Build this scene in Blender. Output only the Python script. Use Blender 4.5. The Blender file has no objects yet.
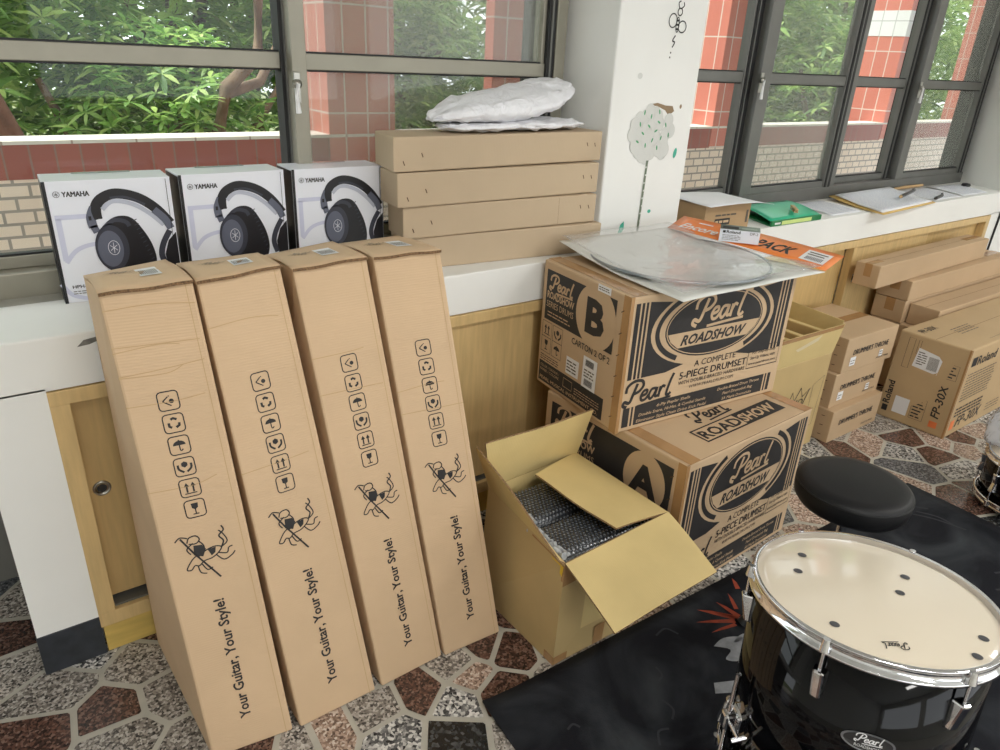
import bpy, bmesh, math, random
from mathutils import Vector, Matrix
from mathutils.geometry import tessellate_polygon
S = bpy.context.scene
COL = S.collection
PI = math.pi
# ------------------------------------------------------------ camera, world, light, exposure
cam = bpy.data.cameras.new('camera'); camo = bpy.data.objects.new('camera', cam); COL.objects.link(camo)
R = Matrix(((0.81012611, 0.20472002, -0.54934997), (-0.5843784, 0.35691784, -0.728774), (0.04687818, 0.91142711, 0.40878242)))
camo.matrix_world = Matrix.Translation((0, 0, 1.5)) @ R.to_4x4()
cam.sensor_width = 36; cam.lens = 715.4 / 1000 * 36; cam.clip_start = 0.02; cam.clip_end = 200
S.camera = camo
S.view_settings.view_transform = 'Standard'; S.view_settings.look = 'None'
S.view_settings.exposure = 0.08; S.view_settings.gamma = 1; S.view_settings.use_curve_mapping = False
W = bpy.data.worlds.new('world'); S.world = W; W.use_nodes = True
bg = W.node_tree.nodes['Background']; bg.inputs[0].default_value = (0.93, 0.97, 1.0, 1); bg.inputs[1].default_value = 2.6

def area(name, loc, rot, sx, sy, power, col=(1, 1, 1)):
    l = bpy.data.lights.new(name, 'AREA'); l.shape = 'RECTANGLE'; l.size = sx; l.size_y = sy; l.energy = power; l.color = col
    o = bpy.data.objects.new(name, l); COL.objects.link(o); o.location = loc; o.rotation_euler = rot
    return o
LAMPS = [(0.4, -0.7), (3.4, -0.7), (0.4, -3.0), (3.4, -3.0), (6.4, -0.7)]
for x, y in LAMPS:
    area('ceiling_tube_light', (x, y, 2.9), (0, 0, 0), 1.2, 0.25, 30, (1.0, 0.98, 0.94))
sun = bpy.data.lights.new('sun', 'SUN'); sun.energy = 5.5; sun.angle = math.radians(12); sun.color = (1.0, 0.97, 0.9)
suno = bpy.data.objects.new('sun', sun); COL.objects.link(suno); suno.rotation_euler = Vector((-0.55, 0.62, 1.25)).to_track_quat('Z', 'Y').to_euler()
rnd = random.Random(7)

# ------------------------------------------------------------ materials
def lin(c):
    return tuple((v / 12.92 if v <= 0.04045 else ((v + 0.055) / 1.055) ** 2.4) for v in (x / 255 for x in c)) + (1,)
MATS = {}
def mat(name, rgb, rough=0.6, metal=0.0, var=0.0, vscale=8, bump=0.0, bscale=60, coat=0.0, corr=None, spec=0.5, alpha=None, stretch=None):
    if name in MATS: return MATS[name]
    m = bpy.data.materials.new(name); m.use_nodes = True; nt = m.node_tree; N = nt.nodes; Lk = nt.links
    b = N['Principled BSDF']; b.inputs['Base Color'].default_value = lin(rgb); b.inputs['Roughness'].default_value = rough
    b.inputs['Metallic'].default_value = metal; b.inputs['Coat Weight'].default_value = coat; b.inputs['Specular IOR Level'].default_value = spec
    b.inputs['Coat Roughness'].default_value = 0.05
    if alpha is not None: b.inputs['Alpha'].default_value = alpha
    tc = N.new('ShaderNodeTexCoord'); src = tc.outputs['Object']
    if stretch:
        mp = N.new('ShaderNodeMapping'); mp.inputs['Scale'].default_value = stretch; Lk.new(src, mp.inputs[0]); src = mp.outputs[0]
    if var:
        n = N.new('ShaderNodeTexNoise'); n.inputs['Scale'].default_value = vscale; n.inputs['Detail'].default_value = 5; Lk.new(src, n.inputs['Vector'])
        r = N.new('ShaderNodeMapRange'); r.inputs['From Min'].default_value = 0.3; r.inputs['From Max'].default_value = 0.7
        r.inputs['To Min'].default_value = 1 - var; r.inputs['To Max'].default_value = 1 + var; Lk.new(n.outputs['Fac'], r.inputs['Value'])
        mx = N.new('ShaderNodeMix'); mx.data_type = 'RGBA'; mx.blend_type = 'MULTIPLY'; mx.inputs['Factor'].default_value = 1
        mx.inputs[6].default_value = lin(rgb); Lk.new(r.outputs[0], mx.inputs[7]); Lk.new(mx.outputs[2], b.inputs['Base Color'])
    if bump or corr:
        bp = N.new('ShaderNodeBump'); bp.inputs['Strength'].default_value = bump or 0.2; bp.inputs['Distance'].default_value = 0.002
        if corr:
            wv = N.new('ShaderNodeTexWave'); wv.bands_direction = corr; wv.inputs['Scale'].default_value = 55; wv.inputs['Distortion'].default_value = 0.6
            wv.inputs['Detail Scale'].default_value = 0.3
            Lk.new(tc.outputs['Object'], wv.inputs['Vector']); Lk.new(wv.outputs['Fac'], bp.inputs['Height'])
        else:
            n2 = N.new('ShaderNodeTexNoise'); n2.inputs['Scale'].default_value = bscale; n2.inputs['Detail'].default_value = 3
            Lk.new(src, n2.inputs['Vector']); Lk.new(n2.outputs['Fac'], bp.inputs['Height'])
        Lk.new(bp.outputs[0], b.inputs['Normal'])
    MATS[name] = m
    return m
def nodes_of(m): return m.node_tree.nodes, m.node_tree.links

KRAFT = mat('kraft_guitar', (207, 177, 142), 0.75, var=0.05, vscale=5, corr='Z', bump=0.10)
KRAFT2 = mat('kraft_stack', (190, 169, 141), 0.75, var=0.05, vscale=5, corr='X', bump=0.06)
KRAFT3 = mat('kraft_pearl', (200, 172, 138), 0.7, var=0.06, vscale=4, corr='Z', bump=0.07)
KRAFT4 = mat('kraft_long', (192, 164, 130), 0.75, var=0.05, vscale=4, corr='Z', bump=0.06)
KRAFTY = mat('kraft_yellow', (214, 190, 132), 0.7, var=0.06, vscale=6, corr='X', bump=0.10)
KRAFTO = mat('kraft_outer_yellow', (192, 166, 116), 0.65, var=0.06, vscale=6, corr='Z', bump=0.06)
KRAFTF = mat('kraft_piano', (190, 162, 122), 0.65, var=0.05, vscale=4, corr='Z', bump=0.06)
EDGE = mat('cardboard_edge', (140, 112, 78), 0.9, var=0.35, vscale=260)
SEAM = mat('seam_shadow', (120, 92, 62), 0.9)
TAPE = mat('brown_tape', (176, 136, 92), 0.25, var=0.06, vscale=30, coat=0.3)
INK = mat('ink_black', (44, 42, 42), 0.6, var=0.08, vscale=40)
INKG = mat('ink_grey', (92, 84, 74), 0.6)
KINK = mat('kraft_print', (200, 172, 138), 0.7, var=0.06, vscale=4)
WHITE = mat('white_label', (232, 232, 232), 0.5)
ORANGE = mat('orange_card', (236, 134, 62), 0.4, var=0.03)
ORANGES = mat('orange_sticker', (236, 130, 74), 0.5)
PAPER = mat('paper', (240, 241, 244), 0.75, var=0.02)
PAPERL = mat('paper_print', (196, 202, 216), 0.8)
WALLM = mat('wall_paint', (238, 238, 234), 0.7, var=0.03, vscale=3, bump=0.12, bscale=25)
WALLG = mat('sill_grey', (176, 174, 164), 0.7, var=0.12, vscale=12)  # grey band along the back of the sill
DARKB = mat('dark_base_paint', (46, 50, 56), 0.35, var=0.35, vscale=25, bump=0.2, bscale=40)
METAL = mat('window_metal', (150, 146, 132), 0.42, metal=0.35, var=0.05, vscale=10)
METALD = mat('window_metal_backlit', (112, 112, 108), 0.42, metal=0.35, var=0.06, vscale=10)  # same window metal, colour darkened for its backlighting; also used for other dark metal
RUBBER = mat('rubber_seal', (30, 30, 30), 0.6)
WOOD = mat('beech_veneer', (210, 180, 126), 0.45, var=0.09, vscale=6, stretch=(14, 14, 1.2), coat=0.1)
WOODD = mat('beech_panel', (202, 170, 114), 0.5, var=0.08, vscale=6, stretch=(14, 14, 1.2))
WOODY = mat('pine_plinth', (206, 176, 96), 0.5, var=0.12, vscale=5, stretch=(2, 8, 10))
CHROME = mat('chrome', (225, 225, 228), 0.08, metal=1.0)
CHROMER = mat('brushed_steel', (170, 168, 160), 0.3, metal=1.0)
BLACKG = mat('gloss_black_lacquer', (5, 5, 7), 0.05, spec=0.28)
BLACKV = mat('black_vinyl', (20, 20, 22), 0.45, bump=0.12, bscale=220, spec=0.3)
BLACKP = mat('black_plastic', (28, 28, 30), 0.35)
HEADM = mat('drumhead_cream', (222, 210, 190), 0.16, var=0.02, vscale=3, coat=0.5)
DOT = mat('head_dot', (70, 70, 74), 0.4)
BOXW = mat('box_white', (232, 234, 242), 0.35, coat=0.2)
BOXL = mat('box_lilac', (204, 206, 226), 0.35)
BOXK = mat('box_black', (22, 22, 26), 0.35)
HP1 = mat('print_dark', (24, 24, 30), 0.35)
HP2 = mat('print_steel', (96, 100, 116), 0.35)
HP3 = mat('print_mid', (56, 58, 70), 0.35)
HP4 = mat('print_light', (186, 190, 204), 0.35)
GREEN = mat('green_folder', (54, 194, 148), 0.4, coat=0.2)
GREEND = mat('green_folder_inside', (12, 120, 66), 0.45)
LIME = mat('spine_label', (206, 226, 140), 0.5)
LEAFST = mat('sticker_green', (70, 176, 150), 0.5)
LEAFST2 = mat('sticker_leaf', (80, 160, 110), 0.5)
GREYST = mat('sticker_grey', (214, 215, 210), 0.5)
OLIVE = mat('sticker_trunk', (112, 124, 104), 0.5)
REDTILE = mat('flame_orange', (150, 62, 38), 0.85, var=0.25, vscale=40)
SKULL = mat('skull_grey', (140, 142, 146), 0.85, var=0.3, vscale=30)
SKULLD = mat('rug_grey_print', (38, 41, 47), 0.85, var=0.3, vscale=20)
PEEL = mat('wall_peel', (150, 128, 100), 0.8)
BARK = mat('bark', (112, 92, 72), 0.9, var=0.3, vscale=20, bump=0.6, bscale=30)
CONC = mat('grey_concrete', (120, 118, 112), 0.7, var=0.1)
CEIL = mat('ceiling_white', (225, 225, 222), 0.8)
GROUND = mat('soil_ground', (96, 104, 62), 0.9, var=0.3, vscale=2)

def mk_rug():
    m = mat('rug_black', (27, 29, 35), 0.9)
    N, L = nodes_of(m); b = N['Principled BSDF']; tc = N.new('ShaderNodeTexCoord')
    n = N.new('ShaderNodeTexNoise'); n.inputs['Scale'].default_value = 3.2; n.inputs['Detail'].default_value = 7; n.inputs['Distortion'].default_value = 1.2
    cr = N.new('ShaderNodeValToRGB'); cr.color_ramp.elements[0].position = 0.42; cr.color_ramp.elements[0].color = lin((22, 23, 29))
    cr.color_ramp.elements[1].position = 0.75; cr.color_ramp.elements[1].color = lin((62, 66, 70))
    L.new(tc.outputs['Object'], n.inputs['Vector']); L.new(n.outputs['Fac'], cr.inputs[0]); L.new(cr.outputs[0], b.inputs['Base Color'])
    n2 = N.new('ShaderNodeTexNoise'); n2.inputs['Scale'].default_value = 400; bp = N.new('ShaderNodeBump'); bp.inputs['Strength'].default_value = 0.4; bp.inputs['Distance'].default_value = 0.002
    L.new(tc.outputs['Object'], n2.inputs['Vector']); L.new(n2.outputs['Fac'], bp.inputs['Height']); L.new(bp.outputs[0], b.inputs['Normal'])
    b.inputs['Specular IOR Level'].default_value = 0.2
    return m
RUG = mk_rug()

def granite(name, stops, scale=170, rough=0.22):
    m = bpy.data.materials.new(name); m.use_nodes = True; N, L = nodes_of(m); b = N['Principled BSDF']
    b.inputs['Roughness'].default_value = rough; b.inputs['Specular IOR Level'].default_value = 0.45
    tc = N.new('ShaderNodeTexCoord'); v = N.new('ShaderNodeTexVoronoi'); v.inputs['Scale'].default_value = scale
    n = N.new('ShaderNodeTexNoise'); n.inputs['Scale'].default_value = scale * 0.55; n.inputs['Detail'].default_value = 4
    L.new(tc.outputs['Object'], v.inputs['Vector']); L.new(tc.outputs['Object'], n.inputs['Vector'])
    sp = N.new('ShaderNodeSeparateColor'); L.new(v.outputs['Color'], sp.inputs[0])
    ad = N.new('ShaderNodeMath'); ad.operation = 'MULTIPLY_ADD'; ad.inputs[1].default_value = 0.55; L.new(sp.outputs[0], ad.inputs[0])
    ml = N.new('ShaderNodeMath'); ml.operation = 'MULTIPLY'; ml.inputs[1].default_value = 0.45; L.new(n.outputs['Fac'], ml.inputs[0]); L.new(ml.outputs[0], ad.inputs[2])
    cr = N.new('ShaderNodeValToRGB'); e = cr.color_ramp.elements
    e[0].position = stops[0][0]; e[0].color = lin(stops[0][1]); e[1].position = stops[-1][0]; e[1].color = lin(stops[-1][1])
    for p, c in stops[1:-1]:
        q = e.new(p); q.color = lin(c)
    L.new(ad.outputs[0], cr.inputs[0])
    g = N.new('ShaderNodeNewGeometry'); mr = N.new('ShaderNodeMapRange'); mr.inputs['To Min'].default_value = 0.82; mr.inputs['To Max'].default_value = 1.12
    L.new(g.outputs['Random Per Island'], mr.inputs['Value'])
    mx = N.new('ShaderNodeMix'); mx.data_type = 'RGBA'; mx.blend_type = 'MULTIPLY'; mx.inputs['Factor'].default_value = 1
    L.new(cr.outputs[0], mx.inputs[6]); L.new(mr.outputs[0], mx.inputs[7]); L.new(mx.outputs[2], b.inputs['Base Color'])
    return m
GRAN = {
 'G': granite('granite_grey', [(0.2, (58, 56, 54)), (0.38, (116, 110, 104)), (0.55, (158, 150, 142)), (0.75, (204, 198, 190))]),
 'P': granite('granite_pink', [(0.2, (84, 70, 62)), (0.4, (146, 122, 108)), (0.6, (186, 162, 146)), (0.78, (216, 204, 192))]),
 'R': granite('granite_red', [(0.2, (40, 32, 30)), (0.42, (72, 54, 48)), (0.6, (108, 76, 64)), (0.8, (140, 114, 102))]),
 'B': granite('granite_black', [(0.2, (18, 19, 20)), (0.6, (36, 37, 38)), (0.82, (96, 98, 98))], 120),
 'W': granite('granite_salt', [(0.22, (40, 40, 42)), (0.4, (110, 110, 110)), (0.55, (182, 180, 176)), (0.75, (222, 220, 216))], 130),
 'D': granite('granite_slate', [(0.2, (48, 50, 54)), (0.5, (88, 90, 94)), (0.8, (140, 142, 144))]),
}
GROUT = mat('grout', (182, 178, 166), 0.65, var=0.12, vscale=14)

def brickmat(name, c1, c2, mortar, bw, bh, off=0.5, msize=0.012, rough=0.5):
    m = bpy.data.materials.new(name); m.use_nodes = True; N, L = nodes_of(m); b = N['Principled BSDF']; b.inputs['Roughness'].default_value = rough
    tc = N.new('ShaderNodeTexCoord'); sx = N.new('ShaderNodeSeparateXYZ'); L.new(tc.outputs['Object'], sx.inputs[0])
    ad = N.new('ShaderNodeMath'); ad.operation = 'ADD'; L.new(sx.outputs[0], ad.inputs[0]); L.new(sx.outputs[1], ad.inputs[1])
    cx = N.new('ShaderNodeCombineXYZ'); L.new(ad.outputs[0], cx.inputs[0]); L.new(sx.outputs[2], cx.inputs[1])
    br = N.new('ShaderNodeTexBrick'); br.inputs['Scale'].default_value = 1; br.offset = off
    br.inputs['Brick Width'].default_value = bw; br.inputs['Row Height'].default_value = bh; br.inputs['Mortar Size'].default_value = msize / 2
    br.inputs['Mortar Smooth'].default_value = 0.1
    br.inputs['Color1'].default_value = lin(c1); br.inputs['Color2'].default_value = lin(c2); br.inputs['Mortar'].default_value = lin(mortar)
    L.new(cx.outputs[0], br.inputs['Vector']); L.new(br.outputs['Color'], b.inputs['Base Color'])
    return m
BRICK = brickmat('beige_brick', (240, 222, 206), (230, 210, 194), (160, 150, 142), 0.108, 0.052)
REDBAND = brickmat('red_tile_band', (160, 88, 76), (150, 80, 70), (140, 108, 98), 0.09, 0.4, 0.0, 0.008)
REDCOL = brickmat('red_tile_pillar', (210, 126, 108), (202, 118, 102), (216, 200, 190), 0.12, 0.24, 0.0, 0.009)
WTILE = brickmat('white_tile_pillar', (232, 232, 232), (226, 226, 226), (190, 190, 190), 0.12, 0.24, 0.0, 0.009)
CAPT = brickmat('parapet_cap', (228, 222, 212), (220, 214, 206), (170, 150, 140), 0.24, 2, 0.0, 0.008)

def leafmat(name, c1, c2, c3):
    m = bpy.data.materials.new(name); m.use_nodes = True; N, L = nodes_of(m); b = N['Principled BSDF']; out = N['Material Output']
    g = N.new('ShaderNodeNewGeometry'); cr = N.new('ShaderNodeValToRGB'); e = cr.color_ramp.elements
    e[0].color = lin(c1); e[1].color = lin(c3); q = e.new(0.55); q.color = lin(c2)
    L.new(g.outputs['Random Per Island'], cr.inputs[0]); L.new(cr.outputs[0], b.inputs['Base Color']); b.inputs['Roughness'].default_value = 0.45
    tr = N.new('ShaderNodeBsdfTranslucent'); L.new(cr.outputs[0], tr.inputs[0]); mx = N.new('ShaderNodeMixShader'); mx.inputs[0].default_value = 0.45
    L.new(b.outputs[0], mx.inputs[1]); L.new(tr.outputs[0], mx.inputs[2]); L.new(mx.outputs[0], out.inputs[0])
    return m
LEAF1 = leafmat('leaf_green', (84, 128, 54), (140, 182, 92), (196, 218, 132))
LEAF2 = leafmat('leaf_light', (132, 168, 82), (176, 206, 116), (220, 230, 162))

def clearmat(name, trans_col, mixfac, gloss_rough=0.02, fres=True, body=None, bodyfac=0.0, bump=0.0, bscale=20):
    m = bpy.data.materials.new(name); m.use_nodes = True; N, L = nodes_of(m); out = N['Material Output']; N.remove(N['Principled BSDF'])
    t = N.new('ShaderNodeBsdfTransparent'); t.inputs[0].default_value = trans_col; last = t.outputs[0]
    if body:
        d = N.new('ShaderNodeBsdfDiffuse'); d.inputs[0].default_value = lin(body); mb = N.new('ShaderNodeMixShader'); mb.inputs[0].default_value = bodyfac
        L.new(last, mb.inputs[1]); L.new(d.outputs[0], mb.inputs[2]); last = mb.outputs[0]
    gl = N.new('ShaderNodeBsdfGlossy'); gl.inputs['Roughness'].default_value = gloss_rough
    mx = N.new('ShaderNodeMixShader')
    if fres:
        lw = N.new('ShaderNodeLayerWeight'); lw.inputs[0].default_value = 0.5; pw = N.new('ShaderNodeMath'); pw.operation = 'POWER'; pw.inputs[1].default_value = 4.5
        mu = N.new('ShaderNodeMath'); mu.operation = 'MULTIPLY_ADD'; mu.inputs[1].default_value = 0.8 * mixfac; mu.inputs[2].default_value = 0.035 * mixfac
        L.new(lw.outputs['Facing'], pw.inputs[0]); L.new(pw.outputs[0], mu.inputs[0]); L.new(mu.outputs[0], mx.inputs[0])
        if bump:
            tc = N.new('ShaderNodeTexCoord'); n2 = N.new('ShaderNodeTexNoise'); n2.inputs['Scale'].default_value = bscale; n2.inputs['Detail'].default_value = 2; n2.inputs['Distortion'].default_value = 1.5
            bp = N.new('ShaderNodeBump'); bp.inputs['Strength'].default_value = bump; bp.inputs['Distance'].default_value = 0.02
            L.new(tc.outputs['Object'], n2.inputs['Vector']); L.new(n2.outputs['Fac'], bp.inputs['Height'])
            L.new(bp.outputs[0], gl.inputs['Normal']); L.new(bp.outputs[0], lw.inputs['Normal'])
    else: mx.inputs[0].default_value = mixfac
    L.new(last, mx.inputs[1]); L.new(gl.outputs[0], mx.inputs[2]); L.new(mx.outputs[0], out.inputs[0])
    return m
GLASS = clearmat('window_glass', (0.96, 0.98, 0.97, 1), 0.5)
SCREEN = clearmat('insect_screen', (1, 1, 1, 1), 0.0, 0.4, False, (172, 168, 160), 0.30)
HAZE = clearmat('hazy_glass', (1, 1, 1, 1), 0.3, 0.05, True, (190, 188, 180), 0.20)  # haze over the doubled panes is put into the colour as a pale veil
FILM = clearmat('clear_film', (0.99, 0.99, 0.99, 1), 0.55, 0.10, True, (244, 245, 245), 0.16, 0.3, 9)
FILMB = clearmat('plastic_bag', (0.97, 0.98, 1, 1), 2.0, 0.15, True, (232, 236, 244), 0.45, 0.8, 30)
HEADW = mat('drumhead_translucent', (236, 237, 233), 0.35, coat=0.15)
HEADR = mat('drumhead_rim', (150, 158, 164), 0.3, metal=0.6)

def bubblemat():
    m = mat('bubble_wrap', (50, 53, 58), 0.2, coat=0.6, var=0.25, vscale=9)
    return m
BUB = bubblemat()
BUBD = mat('bubble_domes', (112, 118, 126), 0.12, coat=1.0)
BUBW = mat('bubble_wrap_edge', (176, 180, 184), 0.2, coat=0.6, var=0.35, vscale=60, bump=0.9, bscale=90)
BAGM = mat('white_plastic_wrap', (238, 238, 242), 0.35, var=0.04, vscale=10, bump=0.9, bscale=16, coat=0.15)
for _n in BAGM.node_tree.nodes:
    if _n.type == 'BUMP': _n.inputs['Distance'].default_value = 0.015
    if _n.type == 'TEX_NOISE': _n.inputs['Distortion'].default_value = 1.5

# ------------------------------------------------------------ mesh builder
WL = {}
XF = None      # lean applied to a thing's mesh while it is being built
class MB:
    def __init__(s): s.V = []; s.F = []; s.M = []; s.S = []; s.mats = []
    def mi(s, m):
        if m not in s.mats: s.mats.append(m)
        return s.mats.index(m)
    def add(s, vs, fs, m, smooth=False):
        o = len(s.V); s.V += [Vector(v) for v in vs]; k = s.mi(m)
        for f in fs: s.F.append([i + o for i in f]); s.M.append(k); s.S.append(smooth)
        return s
    def bm(s, b, m, smooth=False):
        b.verts.index_update(); s.add([v.co.copy() for v in b.verts], [[v.index for v in f.verts] for f in b.faces], m, smooth); b.free(); return s
    def box(s, x0, x1, y0, y1, z0, z1, m, bev=0.0, T=None):
        C = [(x0, y0, z0), (x1, y0, z0), (x1, y1, z0), (x0, y1, z0), (x0, y0, z1), (x1, y0, z1), (x1, y1, z1), (x0, y1, z1)]
        if T: C = [T @ Vector(c) for c in C]
        return s.hexa(C, m, bev)
    def hexa(s, C, m, bev=0.0):
        F = [(0, 3, 2, 1), (4, 5, 6, 7), (0, 1, 5, 4), (1, 2, 6, 5), (2, 3, 7, 6), (3, 0, 4, 7)]
        if not bev: return s.add(C, F, m)
        b = bmesh.new(); vs = [b.verts.new(c) for c in C]
        for f in F: b.faces.new([vs[i] for i in f])
        bmesh.ops.bevel(b, geom=list(b.edges), offset=bev, segments=2, profile=0.5, affect='EDGES')
        return s.bm(b, m)
    def tube(s, pts, r, m, n=10, caps=True, smooth=True):
        pts = [Vector(p) for p in pts]; rs = r if isinstance(r, (list, tuple)) else [r] * len(pts)
        vs = []; up = Vector((0.13, 0.21, 0.97))
        for i, p in enumerate(pts):
            d = (pts[min(i + 1, len(pts) - 1)] - pts[max(i - 1, 0)]).normalized()
            a = d.cross(up)
            if a.length < 0.1: a = d.cross(Vector((1, 0, 0)))
            a.normalize(); c = d.cross(a)
            for k in range(n):
                t = 2 * PI * k / n; vs.append(p + (a * math.cos(t) + c * math.sin(t)) * rs[i])
        fs = [[i * n + k, i * n + (k + 1) % n, (i + 1) * n + (k + 1) % n, (i + 1) * n + k] for i in range(len(pts) - 1) for k in range(n)]
        s.add(vs, fs, m, smooth)
        if caps: s.add(vs[:n], [list(range(n))[::-1]], m); s.add(vs[-n:], [list(range(n))], m)
        return s
    def lathe(s, prof, m, c=(0, 0, 0), n=64, smooth=True, T=None):
        vs = []; c = Vector(c)
        for r, z in prof:
            for k in range(n):
                t = 2 * PI * k / n; v = Vector((r * math.cos(t), r * math.sin(t), z))
                vs.append((T @ v if T else v) + c)
        fs = [[i * n + k, i * n + (k + 1) % n, (i + 1) * n + (k + 1) % n, (i + 1) * n + k] for i in range(len(prof) - 1) for k in range(n)]
        return s.add(vs, fs, m, smooth)
    def sheet(s, P, nu, nv, m, th=0.0015, smooth=True):   # P(u,v)->point ; thin slab
        vs = [Vector(P(i / nu, j / nv)) for j in range(nv + 1) for i in range(nu + 1)]
        a = len(vs); vs += [v - Vector((0, 0, th)) for v in vs]; w = nu + 1
        fs = []
        for j in range(nv):
            for i in range(nu):
                q = [j * w + i, j * w + i + 1, (j + 1) * w + i + 1, (j + 1) * w + i]; fs.append(q); fs.append([a + k for k in q[::-1]])
        ring = [i for i in range(w)] + [j * w + nu for j in range(1, nv + 1)] + [nv * w + i for i in range(nu - 1, -1, -1)] + [j * w for j in range(nv - 1, 0, -1)]
        for k in range(len(ring)):
            p, q = ring[k], ring[(k + 1) % len(ring)]; fs.append([p, a + p, a + q, q])
        return s.add(vs, fs, m, smooth)
    def build(s, name, parent=None, loc=(0, 0, 0), label=None, cat=None, group=None, kind=None):
        base = WL[parent] if parent else Vector(loc)
        if XF: s.V = [XF @ v for v in s.V]
        me = bpy.data.meshes.new(name); me.from_pydata([tuple(v - base) for v in s.V], [], s.F)
        for m in s.mats: me.materials.append(m)
        me.polygons.foreach_set('material_index', s.M); me.polygons.foreach_set('use_smooth', s.S); me.update()
        o = bpy.data.objects.new(name, me); COL.objects.link(o); WL[o] = base.copy()
        if parent: o.parent = parent
        else: o.location = base
        for k, v in (('label', label), ('category', cat), ('group', group), ('kind', kind)):
            if v: o[k] = v
        return o
def root(name, loc, label, cat, group=None):
    o = bpy.data.objects.new(name, None); COL.objects.link(o); o.location = loc; o.empty_display_size = 0.05; WL[o] = Vector(loc)
    o['label'] = label; o['category'] = cat
    if group: o['group'] = group
    return o
def copy_tree(o, parent=None):
    c = o.copy(); COL.objects.link(c); c.parent = parent
    for ch in list(o.children): copy_tree(ch, c)
    return c

# ------------------------------------------------------------ printing on faces
TXT = {}
def textmesh(s, bold, shear):
    k = (s, bold, shear)
    if k in TXT: return TXT[k]
    c = bpy.data.curves.new('t', 'FONT'); c.body = s; c.shear = shear; c.offset = bold; c.resolution_u = 2
    o = bpy.data.objects.new('t', c); COL.objects.link(o)
    bpy.context.view_layer.update()
    me = bpy.data.meshes.new_from_object(o.evaluated_get(bpy.context.evaluated_depsgraph_get()))
    vs = [(v.co.x, v.co.y) for v in me.vertices]; fs = [list(p.vertices) for p in me.polygons]
    bpy.data.objects.remove(o); bpy.data.curves.remove(c); bpy.data.meshes.remove(me)
    TXT[k] = (vs, fs); return TXT[k]
def catmull(P, k=6):
    out = []; n = len(P)
    for i in range(n - 1):
        p0, p1, p2, p3 = P[max(i - 1, 0)], P[i], P[i + 1], P[min(i + 2, n - 1)]
        for j in range(k):
            t = j / k
            out.append(tuple(0.5 * (2 * p1[a] + (p2[a] - p0[a]) * t + (2 * p0[a] - 5 * p1[a] + 4 * p2[a] - p3[a]) * t * t + (3 * p1[a] - p0[a] - 3 * p2[a] + p3[a]) * t ** 3) for a in (0, 1)))
    out.append(tuple(P[-1])); return out
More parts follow.
